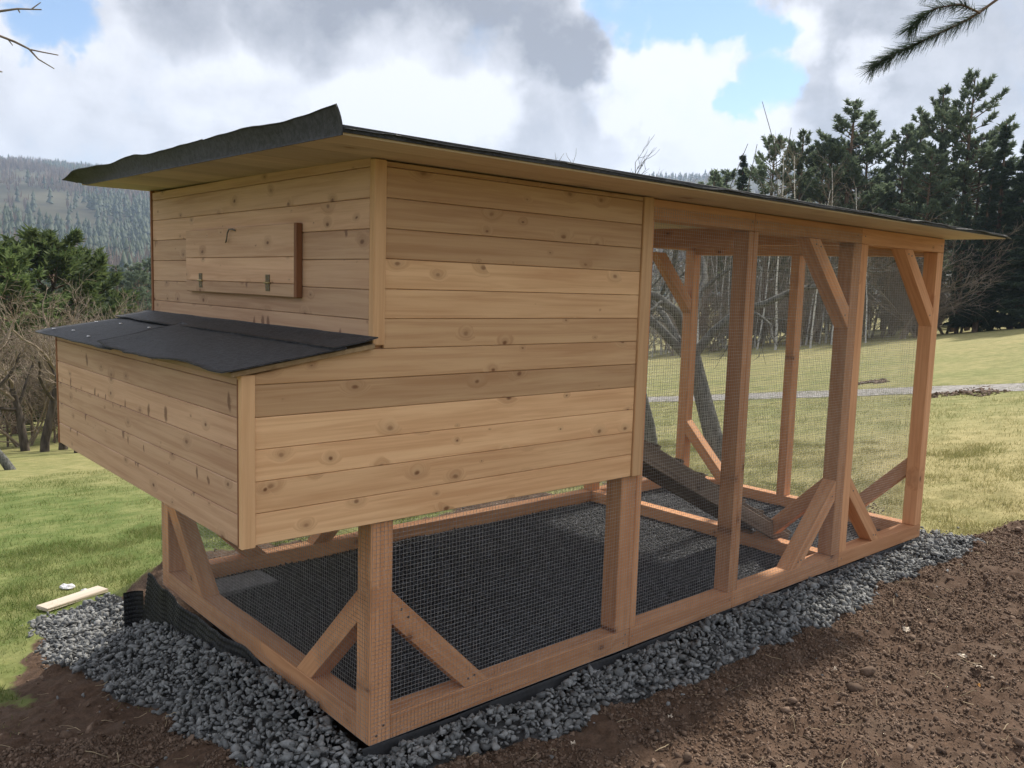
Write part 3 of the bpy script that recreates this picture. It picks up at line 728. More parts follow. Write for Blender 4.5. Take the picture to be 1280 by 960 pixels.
# ------------------------------------------------------------------ ramp
ramp = empty('hen_ramp', (3.44, 0.55, 0.02)); tag(ramp, 'weathered grey cleated plank ramp sloping down inside the wire run', 'ramp')
def rp(x, y, dz=0): 
    return Vector((x-3.44, y-0.55, 0.05+(3.40-x)*0.495+dz-0.02))
sl = Vector((-1, 0, 0.495)).normalized(); upn = Vector((0.495, 0, 1)).normalized()
for y in (0.412, 0.688): timber('stringer', rp(3.40, y, 0.005)+upn*0.0, rp(1.44, y, 0.005), 0.085, 0.03, M_grey, ramp, upn, 0.003)
for i in range(2): timber('plank', rp(3.42, 0.475+0.15*i, 0.005)+upn*0.054, rp(1.42, 0.475+0.15*i, 0.005)+upn*0.054, 0.146, 0.02, M_grey, ramp, (0, 1, 0), 0.003)
for i in range(9):
    x = 3.28-i*0.21; timber('cleat', rp(x, 0.41, 0.005)+upn*0.0745, rp(x, 0.69, 0.005)+upn*0.0745, 0.03, 0.02, M_grey, ramp, sl, 0.002)

# ------------------------------------------------------------------ stones
def stones(name, pts, size, mat, sub='ico', flat=0.6, seed=1):
    """irregular crushed stones, one per point"""
    r = np.random.default_rng(seed); n = len(pts)
    if sub == 'ico':
        bm = bmesh.new(); bmesh.ops.create_icosphere(bm, subdivisions=1, radius=1); 
        bm.verts.ensure_lookup_table(); V0 = np.array([v.co[:] for v in bm.verts]); F0 = np.array([[v.index for v in f.verts] for f in bm.faces]); bm.free()
    else:
        V0 = np.array([(1, 0, 0), (-1, 0, 0), (0, 1, 0), (0, -1, 0), (0, 0, 1), (0, 0, -1)], float)
        F0 = np.array([(0, 2, 4), (2, 1, 4), (1, 3, 4), (3, 0, 4), (2, 0, 5), (1, 2, 5), (3, 1, 5), (0, 3, 5)])
    k_ = len(V0)
    q = r.normal(size=(n, 4)); q /= np.linalg.norm(q, axis=1)[:, None]
    w_, x, y, z = q.T
    Rm = np.stack([1-2*(y*y+z*z), 2*(x*y-z*w_), 2*(x*z+y*w_), 2*(x*y+z*w_), 1-2*(x*x+z*z), 2*(y*z-x*w_), 2*(x*z-y*w_), 2*(y*z+x*w_), 1-2*(x*x+y*y)], -1).reshape(n, 3, 3)
    sc3 = np.stack([r.uniform(0.8, 1.35, n), r.uniform(0.6, 1.0, n), r.uniform(0.4, 0.8, n)], -1)*size[:, None]
    V = V0[None]*r.uniform(0.65, 1.45, (n, k_, 1))
    # angular: push vertices towards a few random cutting planes
    if sub == 'ico':
        for c in range(7):
            pn = r.normal(size=(n, 3)); pn /= np.linalg.norm(pn, axis=1)[:, None]; d0 = r.uniform(0.30, 0.68, n)
            s = np.einsum('nkd,nd->nk', V, pn)-d0[:, None]; V = V-np.maximum(s, 0)[..., None]*pn[:, None]
    V = V*sc3[:, None]; V = np.einsum('nkd,ned->nke', V, Rm)
    V[..., 2] *= flat+0.2
    V = V+pts[:, None]
    F = (F0[None]+(np.arange(n)*k_)[:, None, None]).reshape(-1, 3)
    me = mesh_np(name, V.reshape(-1, 3), F); point_attr(me, 'tone', np.repeat(r.random(n)**1.2, k_))
    return link(name, me, mat)
def scatter(x0, x1, y0, y1, step, r):
    xs, ys = np.meshgrid(np.arange(x0, x1, step), np.arange(y0, y1, step), indexing='ij'); x = xs.ravel(); y = ys.ravel()
    return x+r.uniform(-.5, .5, x.shape)*step, y+r.uniform(-.5, .5, x.shape)*step
def gravel():
    r = np.random.default_rng(21); P, S = [], []
    for lay in range(2):
        x, y = scatter(-0.75, 5.05, -0.55, 3.5, 0.0245, r)
        b = bed_mask(x, y)
        keep = (r.random(len(x)) < b) & ~((x > 0.02) & (x < 4.43) & (y > 0.015))
        x, y, b = x[keep], y[keep], b[keep]
        mound = 0.13*sstep(-0.38, -0.02, x)*sstep(2.5, 1.5, y)*sstep(-0.1, 0.6, y)*(x < 0.03)+0.030*sstep(-0.32, -0.05, y)*(y < 0.05)*(x > -0.05)
        z = gz(x, y)+0.004+lay*0.011+mound+0.007*fbm(x*7, y*7, 2)
        s = np.clip(r.lognormal(math.log(0.0156), 0.36, len(x)), 0.006, 0.034)
        z = np.minimum(z, np.where((x > 0) & (x < 4.43), -0.012, 9)) if False else z
        P.append(np.stack([x, y, z], -1)); S.append(s)
    # strays on the soil and grass
    x = r.uniform(-1.2, 5.2, 420); y = r.uniform(-0.75, 2.8, 420); keep = (rect_dist(x, y) < 0.75) & (rect_dist(x, y) > 0.05) & (bed_mask(x, y) < 0.3)
    x, y = x[keep], y[keep]
    P.append(np.stack([x, y, gz(x, y)+0.004], -1)); S.append(r.uniform(0.006, 0.016, len(x)))
    o = stones('gravel', np.concatenate(P), np.concatenate(S), M_gravel, 'ico', 0.65, 5)
    o['kind'] = 'stuff'; tag(o, 'grey crushed stone bed spread round the foot of the coop', 'gravel')
gravel()
def fine_gravel():
    r = np.random.default_rng(22); P, S = [], []
    for x0, x1 in ((0.092, X3-0.092), (X3+0.002, X4-0.092)):
        x, y = scatter(x0+0.004, x1-0.004, 0.096, W_-0.096, 0.0088, r)
        z = 0.006+0.007*fbm(x*2.2, y*2.2, 4)+r.uniform(-0.003, 0.003, len(x))
        P.append(np.stack([x, y, z], -1)); S.append(np.clip(r.lognormal(math.log(0.0062), 0.28, len(x)), 0.003, 0.012))
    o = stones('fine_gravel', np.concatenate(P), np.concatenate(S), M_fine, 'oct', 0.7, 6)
    o['kind'] = 'stuff'; tag(o, 'fine dark grey gravel filling the floor inside the base frame', 'gravel')
    # bed under it
    bm = bmesh.new()
    for x0, x1 in ((0.091, X3-0.091), (X3+0.001, X4-0.091)):
        r_ = bmesh.ops.create_cube(bm, size=1)['verts']
        for v in r_: v.co = Vector(((x0+x1)/2+v.co.x*(x1-x0), W_/2+v.co.y*(W_-0.184), -0.045+v.co.z*0.09))
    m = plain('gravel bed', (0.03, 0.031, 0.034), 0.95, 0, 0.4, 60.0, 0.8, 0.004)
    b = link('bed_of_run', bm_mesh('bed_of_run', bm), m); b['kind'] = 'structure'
fine_gravel()

# ------------------------------------------------------------------ dimpled membrane
def membrane(name, fn, lu, lv, label):
    pu, pv = int(lu/0.0075), int(lv/0.0075)
    u = np.linspace(0, lu, pu); v = np.linspace(0, lv, pv); U, V = np.meshgrid(u, v, indexing='ij')
    cell = 0.024; du = np.abs((U/cell) % 1-0.5)*2; dv = np.abs((V/cell) % 1-0.5)*2
    bump_ = 0.007*sstep(0.75, 0.35, np.maximum(du, dv))
    top = np.stack(fn(U, V, bump_), -1); n, m = U.shape; idx = np.arange(n*m).reshape(n, m)
    F = np.stack([idx[:-1, :-1], idx[1:, :-1], idx[1:, 1:], idx[:-1, 1:]], -1).reshape(-1, 4)
    o = link(name, mesh_np(name, top.reshape(-1, 3), F, False), M_membrane); tag(o, label, 'membrane'); return o
def mem_left(U, V, b):
    y = 2.24-U; s = V/0.26
    out = 0.020+0.018*fbm(y*3.1+2, y*0, 3)+0.06*s*(0.6+0.6*fbm(y*2.0, y*0+7, 2))
    top = 0.004+0.022*fbm(y*4.2, y*0+1, 3)+0.01*np.exp(-((y-2.2)/0.1)**2)-0.03*sstep(1.2, 0.1, y)
    return -out-b*1.0-0.004, y, top-V-0.03*sstep(2.25, 1.6, y)*0
membrane('dimpled_membrane', mem_left, 2.26, 0.26, 'crumpled black dimpled plastic membrane along the foot of the nest box end')
def mem_flap(U, V, b):
    x = -0.045-U*0.55; y = 2.235+U*0.55+0.012*np.sin(U*30)
    return x, y+b-V*0.05, -0.075-V-0.10*U
membrane('dimpled_membrane', mem_flap, 0.15, 0.20, 'short upright flap of black dimpled membrane at the back corner post')
def mem_front(U, V, b):
    x = -0.03+U; out = 0.006+0.006*fbm(x*2.3, x*0, 2)+0.02*V/0.06
    return x, -out-b*0.3, -0.001-V*0.75+0.004*fbm(x*3, x*0+2, 2)
membrane('dimpled_membrane', mem_front, 4.45, 0.06, 'thin black membrane edge showing under the long front beam')

def on_ground(u, v):
    d = direction(u, v); t = 1.0
    for i in range(60):
        p = CAM+d*t; z = g1(p[0], p[1]); t += (p[2]-z)/max(0.15, -d[2]+0.02)*0.7
    return CAM+d*t
# ------------------------------------------------------------------ small things on the ground
def slab_thing(name, loc, size, rz_, mat, label, cat, tilt=(0, 0)):
    bm = bmesh.new(); bmesh.ops.create_cube(bm, size=1)
    for v in bm.verts: v.co = Vector((v.co.x*size[0], v.co.y*size[1], v.co.z*size[2]))
    bmesh.ops.bevel(bm, geom=bm.edges[:], offset=0.003, segments=2, affect='EDGES')
    bmesh.ops.subdivide_edges(bm, edges=bm.edges[:], cuts=2, use_grid_fill=True)
    r = random.Random(len(label))
    for v in bm.verts: v.co += Vector((r.uniform(-1, 1), r.uniform(-1, 1), r.uniform(-.3, .3)))*0.0015
    o = link(name, bm_mesh(name, bm), mat); o.location = loc; o.rotation_euler = (tilt[0], tilt[1], rz_); return tag(o, label, cat)
slab_thing('paving_slab', (0.30, 1.80, 0.012), (0.36, 0.22, 0.03), 0.05, M_slab, 'flat grey slab lying on the dark gravel under the nest box end', 'slab')
slab_thing('board_offcut', tuple(on_ground(92, 752)+np.array((0, 0, 0.022))), (0.46, 0.10, 0.022), 0.45, M_pale, 'pale board offcut lying at the edge of the grey gravel by the lawn', 'board', (0.05, 0.04))
def scrap(loc, s, label, seed):
    r = random.Random(seed); bm = bmesh.new(); bmesh.ops.create_icosphere(bm, subdivisions=2, radius=1)
    for v in bm.verts: v.co = Vector((v.co.x*s*r.uniform(.8, 1.3), v.co.y*s*0.6*r.uniform(.8, 1.3), v.co.z*s*0.35*r.uniform(.6, 1.5)))
    o = link('plastic_scrap', bm_mesh('plastic_scrap', bm), M_plastic); o.location = loc; o.rotation_euler = (0, 0, r.uniform(0, 3)); tag(o, label, 'scrap')
scrap(tuple(on_ground(84, 737)+np.array((0, 0, 0.02))), 0.055, 'larger white crumpled scrap in the grass behind the pale offcut', 1)
scrap(tuple(on_ground(107, 741)+np.array((0, 0, 0.015))), 0.03, 'small white scrap beside the larger one behind the offcut', 4)
def flat_stone(loc, s, rz_, label, seed, mat=None):
    r = np.random.default_rng(seed); o = stones('flat_stone', np.zeros((1, 3)), np.array([s]), mat or M_gravel, 'ico', 0.3, seed)
    o.location = loc; o.rotation_euler = (0, 0, rz_); tag(o, label, 'stone'); return o
flat_stone((4.40, -0.075, g1(4.4, -0.075)+0.045), 0.065, 0.4, 'dark flat stone lying on the gravel at the far end post', 3)
def leaf(loc, s, rz_, mat, label, group, seed):
    r = random.Random(seed); bm = bmesh.new(); n = 14; c = bm.verts.new((0, 0, 0.006)); ring = []
    for i in range(n):
        a = 2*math.pi*i/n; rad = s*(1.0 if i % 2 else 0.62)*r.uniform(.8, 1.15); ring.append(bm.verts.new((rad*math.cos(a), rad*0.8*math.sin(a), r.uniform(0, 0.014))))
    for i in range(n): bm.faces.new((c, ring[i], ring[(i+1) % n]))
    gm = bmesh.ops.extrude_face_region(bm, geom=bm.faces[:])
    for v in [e for e in gm['geom'] if isinstance(e, bmesh.types.BMVert)]: v.co.z += 0.0008
    o = link('fallen_leaf', bm_mesh('fallen_leaf', bm), mat); o.location = loc; o.rotation_euler = (r.uniform(-.3, .3), r.uniform(-.3, .3), rz_); tag(o, label, 'leaf', group)
for i, (u, v, s) in enumerate(((1222, 838, 0.028), (1203, 824, 0.026), (1240, 824, 0.018), (1133, 791, 0.026), (838, 901, 0.012), (1044, 841, 0.010), (1240, 852, 0.010), (716, 934, 0.012))):
    p = on_ground(u, v); leaf(p+np.array((0, 0, 0.013)), s, i*1.3, M_leaf_dry, 'small pale dry leaf lying on the bare brown soil', 'dry leaves on the soil', i)
p = on_ground(1223, 862); leaf(p+np.array((0, 0, 0.013)), 0.012, 0.3, M_leaf_orange, 'small orange leaf lying on the bare brown soil', None, 40)
def soil_bits():
    r = np.random.default_rng(31)
    x = r.uniform(-2.2, 6, 20000); y = r.uniform(-2.4, 2.9, 20000); s = soil_mask(x, y)
    keep = (r.random(len(x)) < s*0.8) & (bed_mask(x, y) < 0.2) & (rect_dist(x, y) > 0.25) & (fbm(x*2.5, y*2.5, 3) > -0.15)
    x, y = x[keep], y[keep]; sz = np.clip(r.lognormal(math.log(0.0075), 0.65, len(x)), 0.003, 0.042)
    o = stones('soil_clods', np.stack([x, y, gz(x, y)+sz*0.25], -1), sz, M_clod, 'ico', 0.7, 8)
    o['kind'] = 'stuff'; tag(o, 'loose clods and crumbs of dug brown soil round the coop', 'soil')
    x = r.uniform(-1.8, 5.5, 190000); y = -2.0+2.9*np.sqrt(r.random(190000)); s = soil_mask(x, y)
    keep = (r.random(len(x)) < s*0.9) & (bed_mask(x, y) < 0.3) & (rect_dist(x, y) > 0.2) & (fbm(x*4+3, y*4, 3) > -0.7)
    x, y = x[keep], y[keep]; sz = np.clip(r.lognormal(math.log(0.0050), 0.45, len(x)), 0.002, 0.012)
    o = stones('soil_crumbs', np.stack([x, y, gz(x, y)+sz*0.3], -1), sz, M_clod, 'oct', 0.8, 9)
    o['kind'] = 'stuff'; tag(o, 'fine crumbly layer of dug brown soil', 'soil')
    n = 520; x = r.uniform(-2, 5.5, n*6); y = r.uniform(-2.3, 2.4, n*6); keep = (soil_mask(x, y) > 0.6) & (bed_mask(x, y) < 0.5) & (rect_dist(x, y) > 0.1); x, y = x[keep][:n], y[keep][:n]
    T = []
    for i in range(len(x)):
        a = r.uniform(0, 6.28); l = r.uniform(0.015, 0.09)*(1.6 if r.random() < 0.1 else 1); c = np.array((x[i], y[i]))
        pts = [(*(c+np.array((math.cos(a+kq*0.3*math.sin(i)), math.sin(a+kq*0.3*math.sin(i))))*l*(kq-0.5)), 0) for kq in (0, .33, .66, 1)]
        pts = [(q[0], q[1], g1(q[0], q[1])+0.010+0.010*r.random()) for q in pts]
        T.append((pts, r.uniform(0.0008, 0.0018), 3))
    m = plain('straw', (0.38, 0.30, 0.19), 0.8, 0, 0.4, 15.0)
    o = link('straw', tubes_mesh('straw', T), m); o['kind'] = 'stuff'; tag(o, 'thin dry straw and root bits scattered on the brown soil', 'straw')
soil_bits()

# ------------------------------------------------------------------ grass
def grass():
    r = np.random.default_rng(41)
    P = []
    def field(n, xr, yr):
        x = r.uniform(*xr, n); y = r.uniform(*yr, n); return x, y
    regs = [((-4, 2.0), (1.6, 6.0), 150000, 0.048), ((-6, 6.0), (5.5, 14.0), 80000, 0.06), ((4.3, 9.0), (-2.0, 5.5), 150000, 0.055), ((1.0, 5.0), (2.2, 6), 40000, 0.05), ((8, 18), (-1, 14), 70000, 0.07), ((-2.4, -0.2), (-1.6, 2.2), 70000, 0.032), ((4.0, 7.0), (-2.5, -0.2), 12000, 0.035)]
    Vs, Ts = [], []
    for xr, yr, n, h in regs:
        x, y = field(n, xr, yr)
        s = soil_mask(x, y); clump = fbm(x*2.7, y*2.7, 3)
        keep = ((s < 0.35+0.25*clump) | ((r.random(len(x)) < 0.22) & (fbm(x*3.1+7, y*3.1, 3) > 0.25) & (x < 0.2))) & (bed_mask(x, y) < 0.1) & (rect_dist(x, y) > 0.12) & (r.random(len(x)) < 0.65+0.5*clump)
        x, y, cl = x[keep], y[keep], clump[keep]
        z = gz(x, y)-0.004; hh = h*r.uniform(0.35, 1.15, len(x))*(1+0.6*np.clip(cl, -0.6, 1.2)); a = r.uniform(0, 6.283, len(x)); wd = r.uniform(0.0012, 0.0026, len(x))*(h/0.045)
        lean = r.uniform(0.1, 0.9, len(x)); b = r.uniform(0, 6.283, len(x))
        p0 = np.stack([x-np.cos(a)*wd, y-np.sin(a)*wd, z], -1); p1 = np.stack([x+np.cos(a)*wd, y+np.sin(a)*wd, z], -1)
        tip = np.stack([x+np.cos(b)*hh*lean, y+np.sin(b)*hh*lean, z+hh*np.sqrt(1-0.5*lean**2)*0.8], -1)
        Vs.append(np.stack([p0, p1, tip], 1).reshape(-1, 3))
        t = np.clip(r.random(len(x))**1.6*0.75+0.30*fbm(x*0.5, y*0.5, 3)+0.35*np.exp(-((y)/3.0)**2-((x-8)/4)**2)+0.15*sstep(3, 7, x)-0.35*np.exp(-((x+0.8)/1.0)**2-((y-4.2)/0.9)**2)+0.18-0.22*sstep(3.5, 0.5, x), 0, 1)
        Ts.append(np.repeat(t, 3))
    V = np.concatenate(Vs); F = np.arange(len(V)).reshape(-1, 3)
    me = mesh_np('grass', V, F); point_attr(me, 'tone', np.concatenate(Ts))
    o = link('grass', me, M_grassb); o['kind'] = 'stuff'; tag(o, 'short green and straw-coloured grass of the meadow round the coop', 'grass')
grass()

# ------------------------------------------------------------------ trees
def unit(v): v = np.asarray(v, float); return v/(np.linalg.norm(v)+1e-9)
def grow(out, p, d, length, rad, level, maxlev, r, spec):
    n = spec['seg'][min(level, len(spec['seg'])-1)]; pts = [np.array(p, float)]; dd = unit(d); step = length/n
    for i in range(n):
        dd = unit(dd+r.normal(size=3)*spec['wander'][min(level, len(spec['wander'])-1)]+np.array((0, 0, spec['up'][min(level, len(spec['up'])-1)])))
        pts.append(pts[-1]+dd*step)
    pts = np.array(pts); radii = rad*np.linspace(1, spec['taper'], n+1); sides = 7 if rad > 0.03 else (5 if rad > 0.012 else 3)
    out.append((pts, radii, sides))
    if level >= maxlev: return
    nc = spec['kids'][level]; nc = max(1, int(round(nc*r.uniform(0.8, 1.2))))
    for i in range(nc):
        f = spec['start'][min(level, len(spec['start'])-1)]; f = f+(1-f)*(i+r.random())/nc
        q = min(n-1, int(f*n)); base = pts[q]+(pts[q+1]-pts[q])*(f*n-q)
        t = unit(pts[q+1]-pts[q]); s = unit(np.cross(t, r.normal(size=3))); an = spec['angle'][min(level, len(spec['angle'])-1)]*r.uniform(0.7, 1.3)
        nd = t*math.cos(an)+s*math.sin(an)
        rr = rad*(1+(spec['taper']-1)*f)*spec['rk'][min(level, len(spec['rk'])-1)]*r.uniform(0.75, 1.1)
        grow(out, base, nd, length*spec['lk'][min(level, len(spec['lk'])-1)]*r.uniform(0.65, 1.2)*(1.1-0.4*f), max(rr, spec['rmin']), level+1, maxlev, r, spec)
def tree_thing(name, loc, trunk_me, crown_me, tm, cm, label, cat, group=None, scale=1.0, rot=0.0, zs=None):
    t = empty(name, loc); t.rotation_euler = (0, 0, rot); t.scale = (scale, scale, zs or scale)
    if trunk_me: link('trunk', trunk_me, tm, t)
    if crown_me: link('crown', crown_me, cm, t)
    return tag(t, label, cat, group)
def split_tree(name, segs, thick):
    a = [s for s in segs if s[1][0] >= thick]; b = [s for s in segs if s[1][0] < thick]
    return tubes_mesh(name+'_trunk', a), (tubes_mesh(name+'_crown', b) if b else None)
def at(u, d, dz=0.0):
    a = az(u); x = CAM[0]+d*math.cos(a); y = CAM[1]+d*math.sin(a); return (x, y, g1(x, y)+dz)

# --- leaning fruit trees behind the run
fruit = dict(seg=[6, 6, 5, 4, 3], wander=[0.05, 0.17, 0.22, 0.22, 0.2], up=[0.02, 0.06, 0.07, 0.09, 0.1], kids=[0, 6, 6, 5], start=[0.3, 0.25, 0.2, 0.15], angle=[0.8, 0.8, 0.75, 0.6], rk=[0.6, 0.5, 0.42, 0.5], lk=[0.6, 0.52, 0.5, 0.5], taper=0.45, rmin=0.0035)
def fruit_tree(base, way, seed, label, h_tr=1.75, rad=0.115):
    r = np.random.default_rng(seed); segs = []
    pts = np.array([np.array((0, 0, -0.15))+np.array(q)*1.0 for q in way]); rr = np.interp(np.linspace(0, 1, len(pts)), [0, 0.15, 1], [rad*1.25, rad, rad*0.72])
    segs.append((pts, rr, 9)); tip = pts[-1]; td = unit(pts[-1]-pts[-2])
    for i in range(5):
        a = i*2*math.pi/5+r.uniform(-.4, .4); nd = unit(td*0.5+np.array((math.cos(a)*0.95, math.sin(a)*0.95, 0.45)))
        grow(segs, tip-td*0.12*(i % 3), nd, r.uniform(1.5, 2.3), rad*0.5*r.uniform(0.75, 1.1), 1, 4, r, fruit)
    # upright water shoots
    for i in range(10):
        q = segs[r.integers(1, min(8, len(segs)))][0]; b = q[r.integers(2, len(q))]
        grow(segs, b, (r.normal()*0.08, r.normal()*0.08, 1), r.uniform(1.0, 1.7), 0.008, 4, 4, r, fruit)
    tm, cm = split_tree('fruit_tree', segs, 0.03)
    return tree_thing('fruit_tree', base, tm, cm, M_bark_fruit, M_bark_fruit, label, 'tree')
# world points of the leaning trunk, read off at its own distance
def at_px(u, v, d): return CAM+direction(u, v)*d
b0 = at(912, 9.4); pA = at_px(905, 585, 9.3); pB = at_px(880, 480, 9.4); pC = at_px(864, 415, 9.5)
bb = np.array(b0); fruit_tree(b0, [(0, 0, 0), tuple(pA-bb), tuple((pA+pB)/2-bb+np.array((0.01, 0, 0.02))), tuple(pB-bb), tuple(pC-bb)], 5, 'bare fruit tree with a leaning dark trunk just behind the wire run')
b1 = at(822, 11.5); q1 = at_px(812, 520, 11.4); q2 = at_px(800, 470, 11.3); q3 = at_px(790, 400, 11.2); bb = np.array(b1)
fruit_tree(b1, [(0, 0, 0), tuple(q1-bb), tuple(q2-bb), tuple(q3-bb)], 9, 'second bare fruit tree, half hidden behind the house of the coop', rad=0.09)

# --- conifers
def conifer(seed, h, crown0, rmax, kind):
    """needle fans along branches; pine: irregular rounded top, spruce: pointed and drooping"""
    r = np.random.default_rng(seed); tr = []; V = []; T = []
    lean = r.normal(size=2)*0.012*h
    def axis_pt(z): f = z/h; return np.array((lean[0]*f*f, lean[1]*f*f, z))
    zs = np.linspace(0, h, 10); r0 = 0.013*h+0.04
    tr.append((np.array([axis_pt(z) for z in zs]), r0*np.linspace(1.0, 0.12, 10)**0.9, 7))
    z = crown0*h
    while z < h*0.985:
        f = (z-crown0*h)/(h*(1-crown0)+1e-6)
        if kind == 'pine': L = rmax*(0.42+0.75*math.sin(math.pi*min(1, 0.18+f*0.82))**0.8)*(1.0 if f < 0.8 else 1.0-(f-0.8)*3.0); nb = r.integers(4, 7); rise = 0.12+0.55*f
        else: L = rmax*(1.02-f)**0.85; nb = r.integers(6, 9); rise = -0.32+0.55*f
        for i in range(nb):
            if kind == 'pine' and r.random() < 0.16: continue
            a = r.uniform(0, 6.283); l = L*r.uniform(0.5, 1.18); d = unit((math.cos(a), math.sin(a), rise+r.normal()*0.12)); p0 = axis_pt(z+r.normal()*0.15)
            p1 = p0+d*l*0.6; p2 = p0+d*l+np.array((0, 0, (0.14 if kind == 'pine' else 0.04)*l)); tr.append((np.array([p0, p1, p2]), np.array([0.016*l+0.015, 0.012*l+0.008, 0.006]), 3))
            n = int((22 if kind == 'pine' else 30)*max(0.5, l)); s = r.uniform(0.30 if kind == 'pine' else 0.15, 1.03, n)**0.62
            c = np.where((s < 0.6)[:, None], p0+(p1-p0)*(s/0.6)[:, None], p1+(p2-p1)*((s-0.6)/0.4)[:, None])
            side = unit(np.cross(d, (0, 0, 1))); wid = l*0.24*np.sin(np.pi*np.clip(s, 0.05, 0.95))**0.6
            c = c+side*(r.uniform(-1, 1, n)*wid)[:, None]+np.array((0, 0, 1))*(r.uniform(-0.35, 0.65, n)*0.30*(1 if kind == 'pine' else 0.7))[:, None]
            for j in range(4):
                dirs = r.normal(size=(n, 3)); dirs[:, 2] = dirs[:, 2]*0.6+(0.55 if kind == 'pine' else -0.25); dirs += d*0.9; dirs /= np.linalg.norm(dirs, axis=1)[:, None]
                ln = r.uniform(0.20, 0.42, n)*(1.1 if kind == 'pine' else 1.0); sd_ = np.cross(dirs, r.normal(size=(n, 3))); sd_ /= np.linalg.norm(sd_, axis=1)[:, None]; w_ = ln*r.uniform(0.13, 0.24, n)
                V.append(np.stack([c-sd_*w_[:, None], c+sd_*w_[:, None], c+dirs*ln[:, None]], 1)); T.append(np.repeat(r.random(n), 3))
        z += r.uniform(0.45, 0.85)*(1.0 if kind == 'pine' else 0.72)*(h/20+0.35)*(0.8)
    V = np.concatenate(V).reshape(-1, 3); me = mesh_np('needles', V, np.arange(len(V)).reshape(-1, 3)); point_attr(me, 'tone', np.concatenate(T))
    return tubes_mesh('conifer_trunk', tr), me
PINES = [conifer(101, 20, 0.22, 2.7, 'pine'), conifer(102, 20, 0.30, 3.0, 'pine'), conifer(103, 20, 0.16, 2.4, 'pine'), conifer(104, 20, 0.42, 2.8, 'pine')]
SPRUCE = [conifer(111, 20, 0.05, 3.0, 'spruce'), conifer(112, 20, 0.08, 2.5, 'spruce')]
BUSHY = [conifer(121, 9, 0.06, 2.3, 'pine'), conifer(122, 9, 0.04, 2.6, 'pine')]
for t_, c_ in PINES+SPRUCE+BUSHY: t_.materials.append(M_bark_pine)
for _, c_ in PINES: c_.materials.append(M_needle)
for _, c_ in SPRUCE: c_.materials.append(M_spruce)
for _, c_ in BUSHY: c_.materials.append(M_needle_y)
def top_scale(u, v, d, h0=20.0):
    p = at(u, d); return (CAM[2]+d*(direction(u, v)[2]/math.hypot(*direction(u, v)[:2]))-p[2])/h0, p
cn = 0
def conif(u, vtop, d, var, label, cat='pine tree', group=None, wide=1.0, nm='pine_tree', h0=20.0):
    global cn
    s, p = top_scale(u, vtop, d, h0); cn += 1
    t = tree_thing(nm, p, var[0], var[1], None, None, label, cat, group, s*wide, cn*2.399, s); return t
SPL = ['dark spruce standing right beside the tallest pine', 'tall dark spruce at the near end of the wood, boughs down to the grass', 'shorter dark spruce in front of the tallest pine', 'dark spruce between two taller dark spruces', 'outermost dark spruce of the wood', 'lowest dark spruce, tucked behind the far end of the roof']
WG = 'green pines in the wood edge beyond the meadow'; WL = 'mid-height green pine in the wood edge beyond the meadow'
conif(1186, 100, 66, PINES[1], 'tallest pine of the wood edge, standing above its neighbours', wide=0.95)
conif(1156, 112, 68, PINES[0], 'tall pine close beside the tallest pine of the wood', wide=0.9)
conif(1042, 127, 64, PINES[2], 'tall dense bluish pine with broad crown, standing apart in the wood edge', wide=1.25)
for u, v, d, k_, wd_ in ((1068, 145, 67, 0, .9), (1110, 160, 70, 3, .9), (1130, 138, 72, 2, .95), (987, 168, 66, 2, 1.1), (1008, 171, 69, 0, 1.0), (1020, 180, 64, 3, 1.0), (1142, 190, 63, 3, 1.1), (1205, 170, 66, 3, 1.0)):
    conif(u, v, d, PINES[k_], WL, group=WG, wide=wd_)
conif(950, 172, 68, PINES[3], 'pale thin-crowned pine at the open end of the wood', wide=1.0)
conif(918, 192, 70, SPRUCE[1], 'small pointed spruce at the open end of the wood', 'spruce tree', nm='spruce_tree', wide=1.0)
conif(878, 213, 74, PINES[0], 'lowest pine of the wood, showing just over the roof', wide=1.0)
DG = 'dark spruces at the near end of the wood'; DL = 'dark spruce with drooping boughs down to the meadow edge'
for i_, (u, v, d, k_, wd_) in enumerate(((1233, 156, 62, 0, 1.15), (1277, 124, 60, 1, 1.3), (1215, 210, 60, 1, 1.2), (1258, 175, 61, 0, 1.2), (1310, 110, 60, 0, 1.2), (1192, 250, 61, 1, 1.1))):
    conif(u, v, d, SPRUCE[k_], SPL[i_], 'spruce tree', DG, wd_, 'spruce_tree')
BG = 'second row of pines inside the wood'; BL = 'pine of the shaded second row inside the wood'
for i, u in enumerate((900, 935, 965, 992, 1030, 1056, 1082, 1100, 1122, 1148, 1170, 1198, 1222, 1248, 1272)):
    conif(u, 215+(i*37 % 41), 78+(i*13 % 9), (PINES+SPRUCE)[(i*5+1) % 6], BL, group=BG, wide=1.25)
# --- left: bushy pines on the slope
conif(12, 318, 38, BUSHY[0], 'bushy yellow-green pine on the slope, nearest the lawn', h0=9, wide=1.15)
conif(66, 300, 44, BUSHY[1], 'bushy mid-green pine beside the yellow-green one', h0=9, wide=1.2)
conif(-30, 310, 42, BUSHY[1], 'bushy pine at the open side of the yellow-green pine', h0=9, wide=1.2)
conif(98, 318, 52, BUSHY[0], 'smaller bushy pine leading down to the valley wood', h0=9, wide=1.1)
VG = 'pines of the valley wood'; VL = 'dark green pine of the valley wood below the hill'
for i in range(24):
    u = 85+i*10.5 if i < 14 else -40+(i-14)*14; conif(u, 322+(i*29 % 31)-(8 if u > 140 else 0), 118+(i*17 % 45), PINES[i % 4], VL, group=VG, wide=1.35)

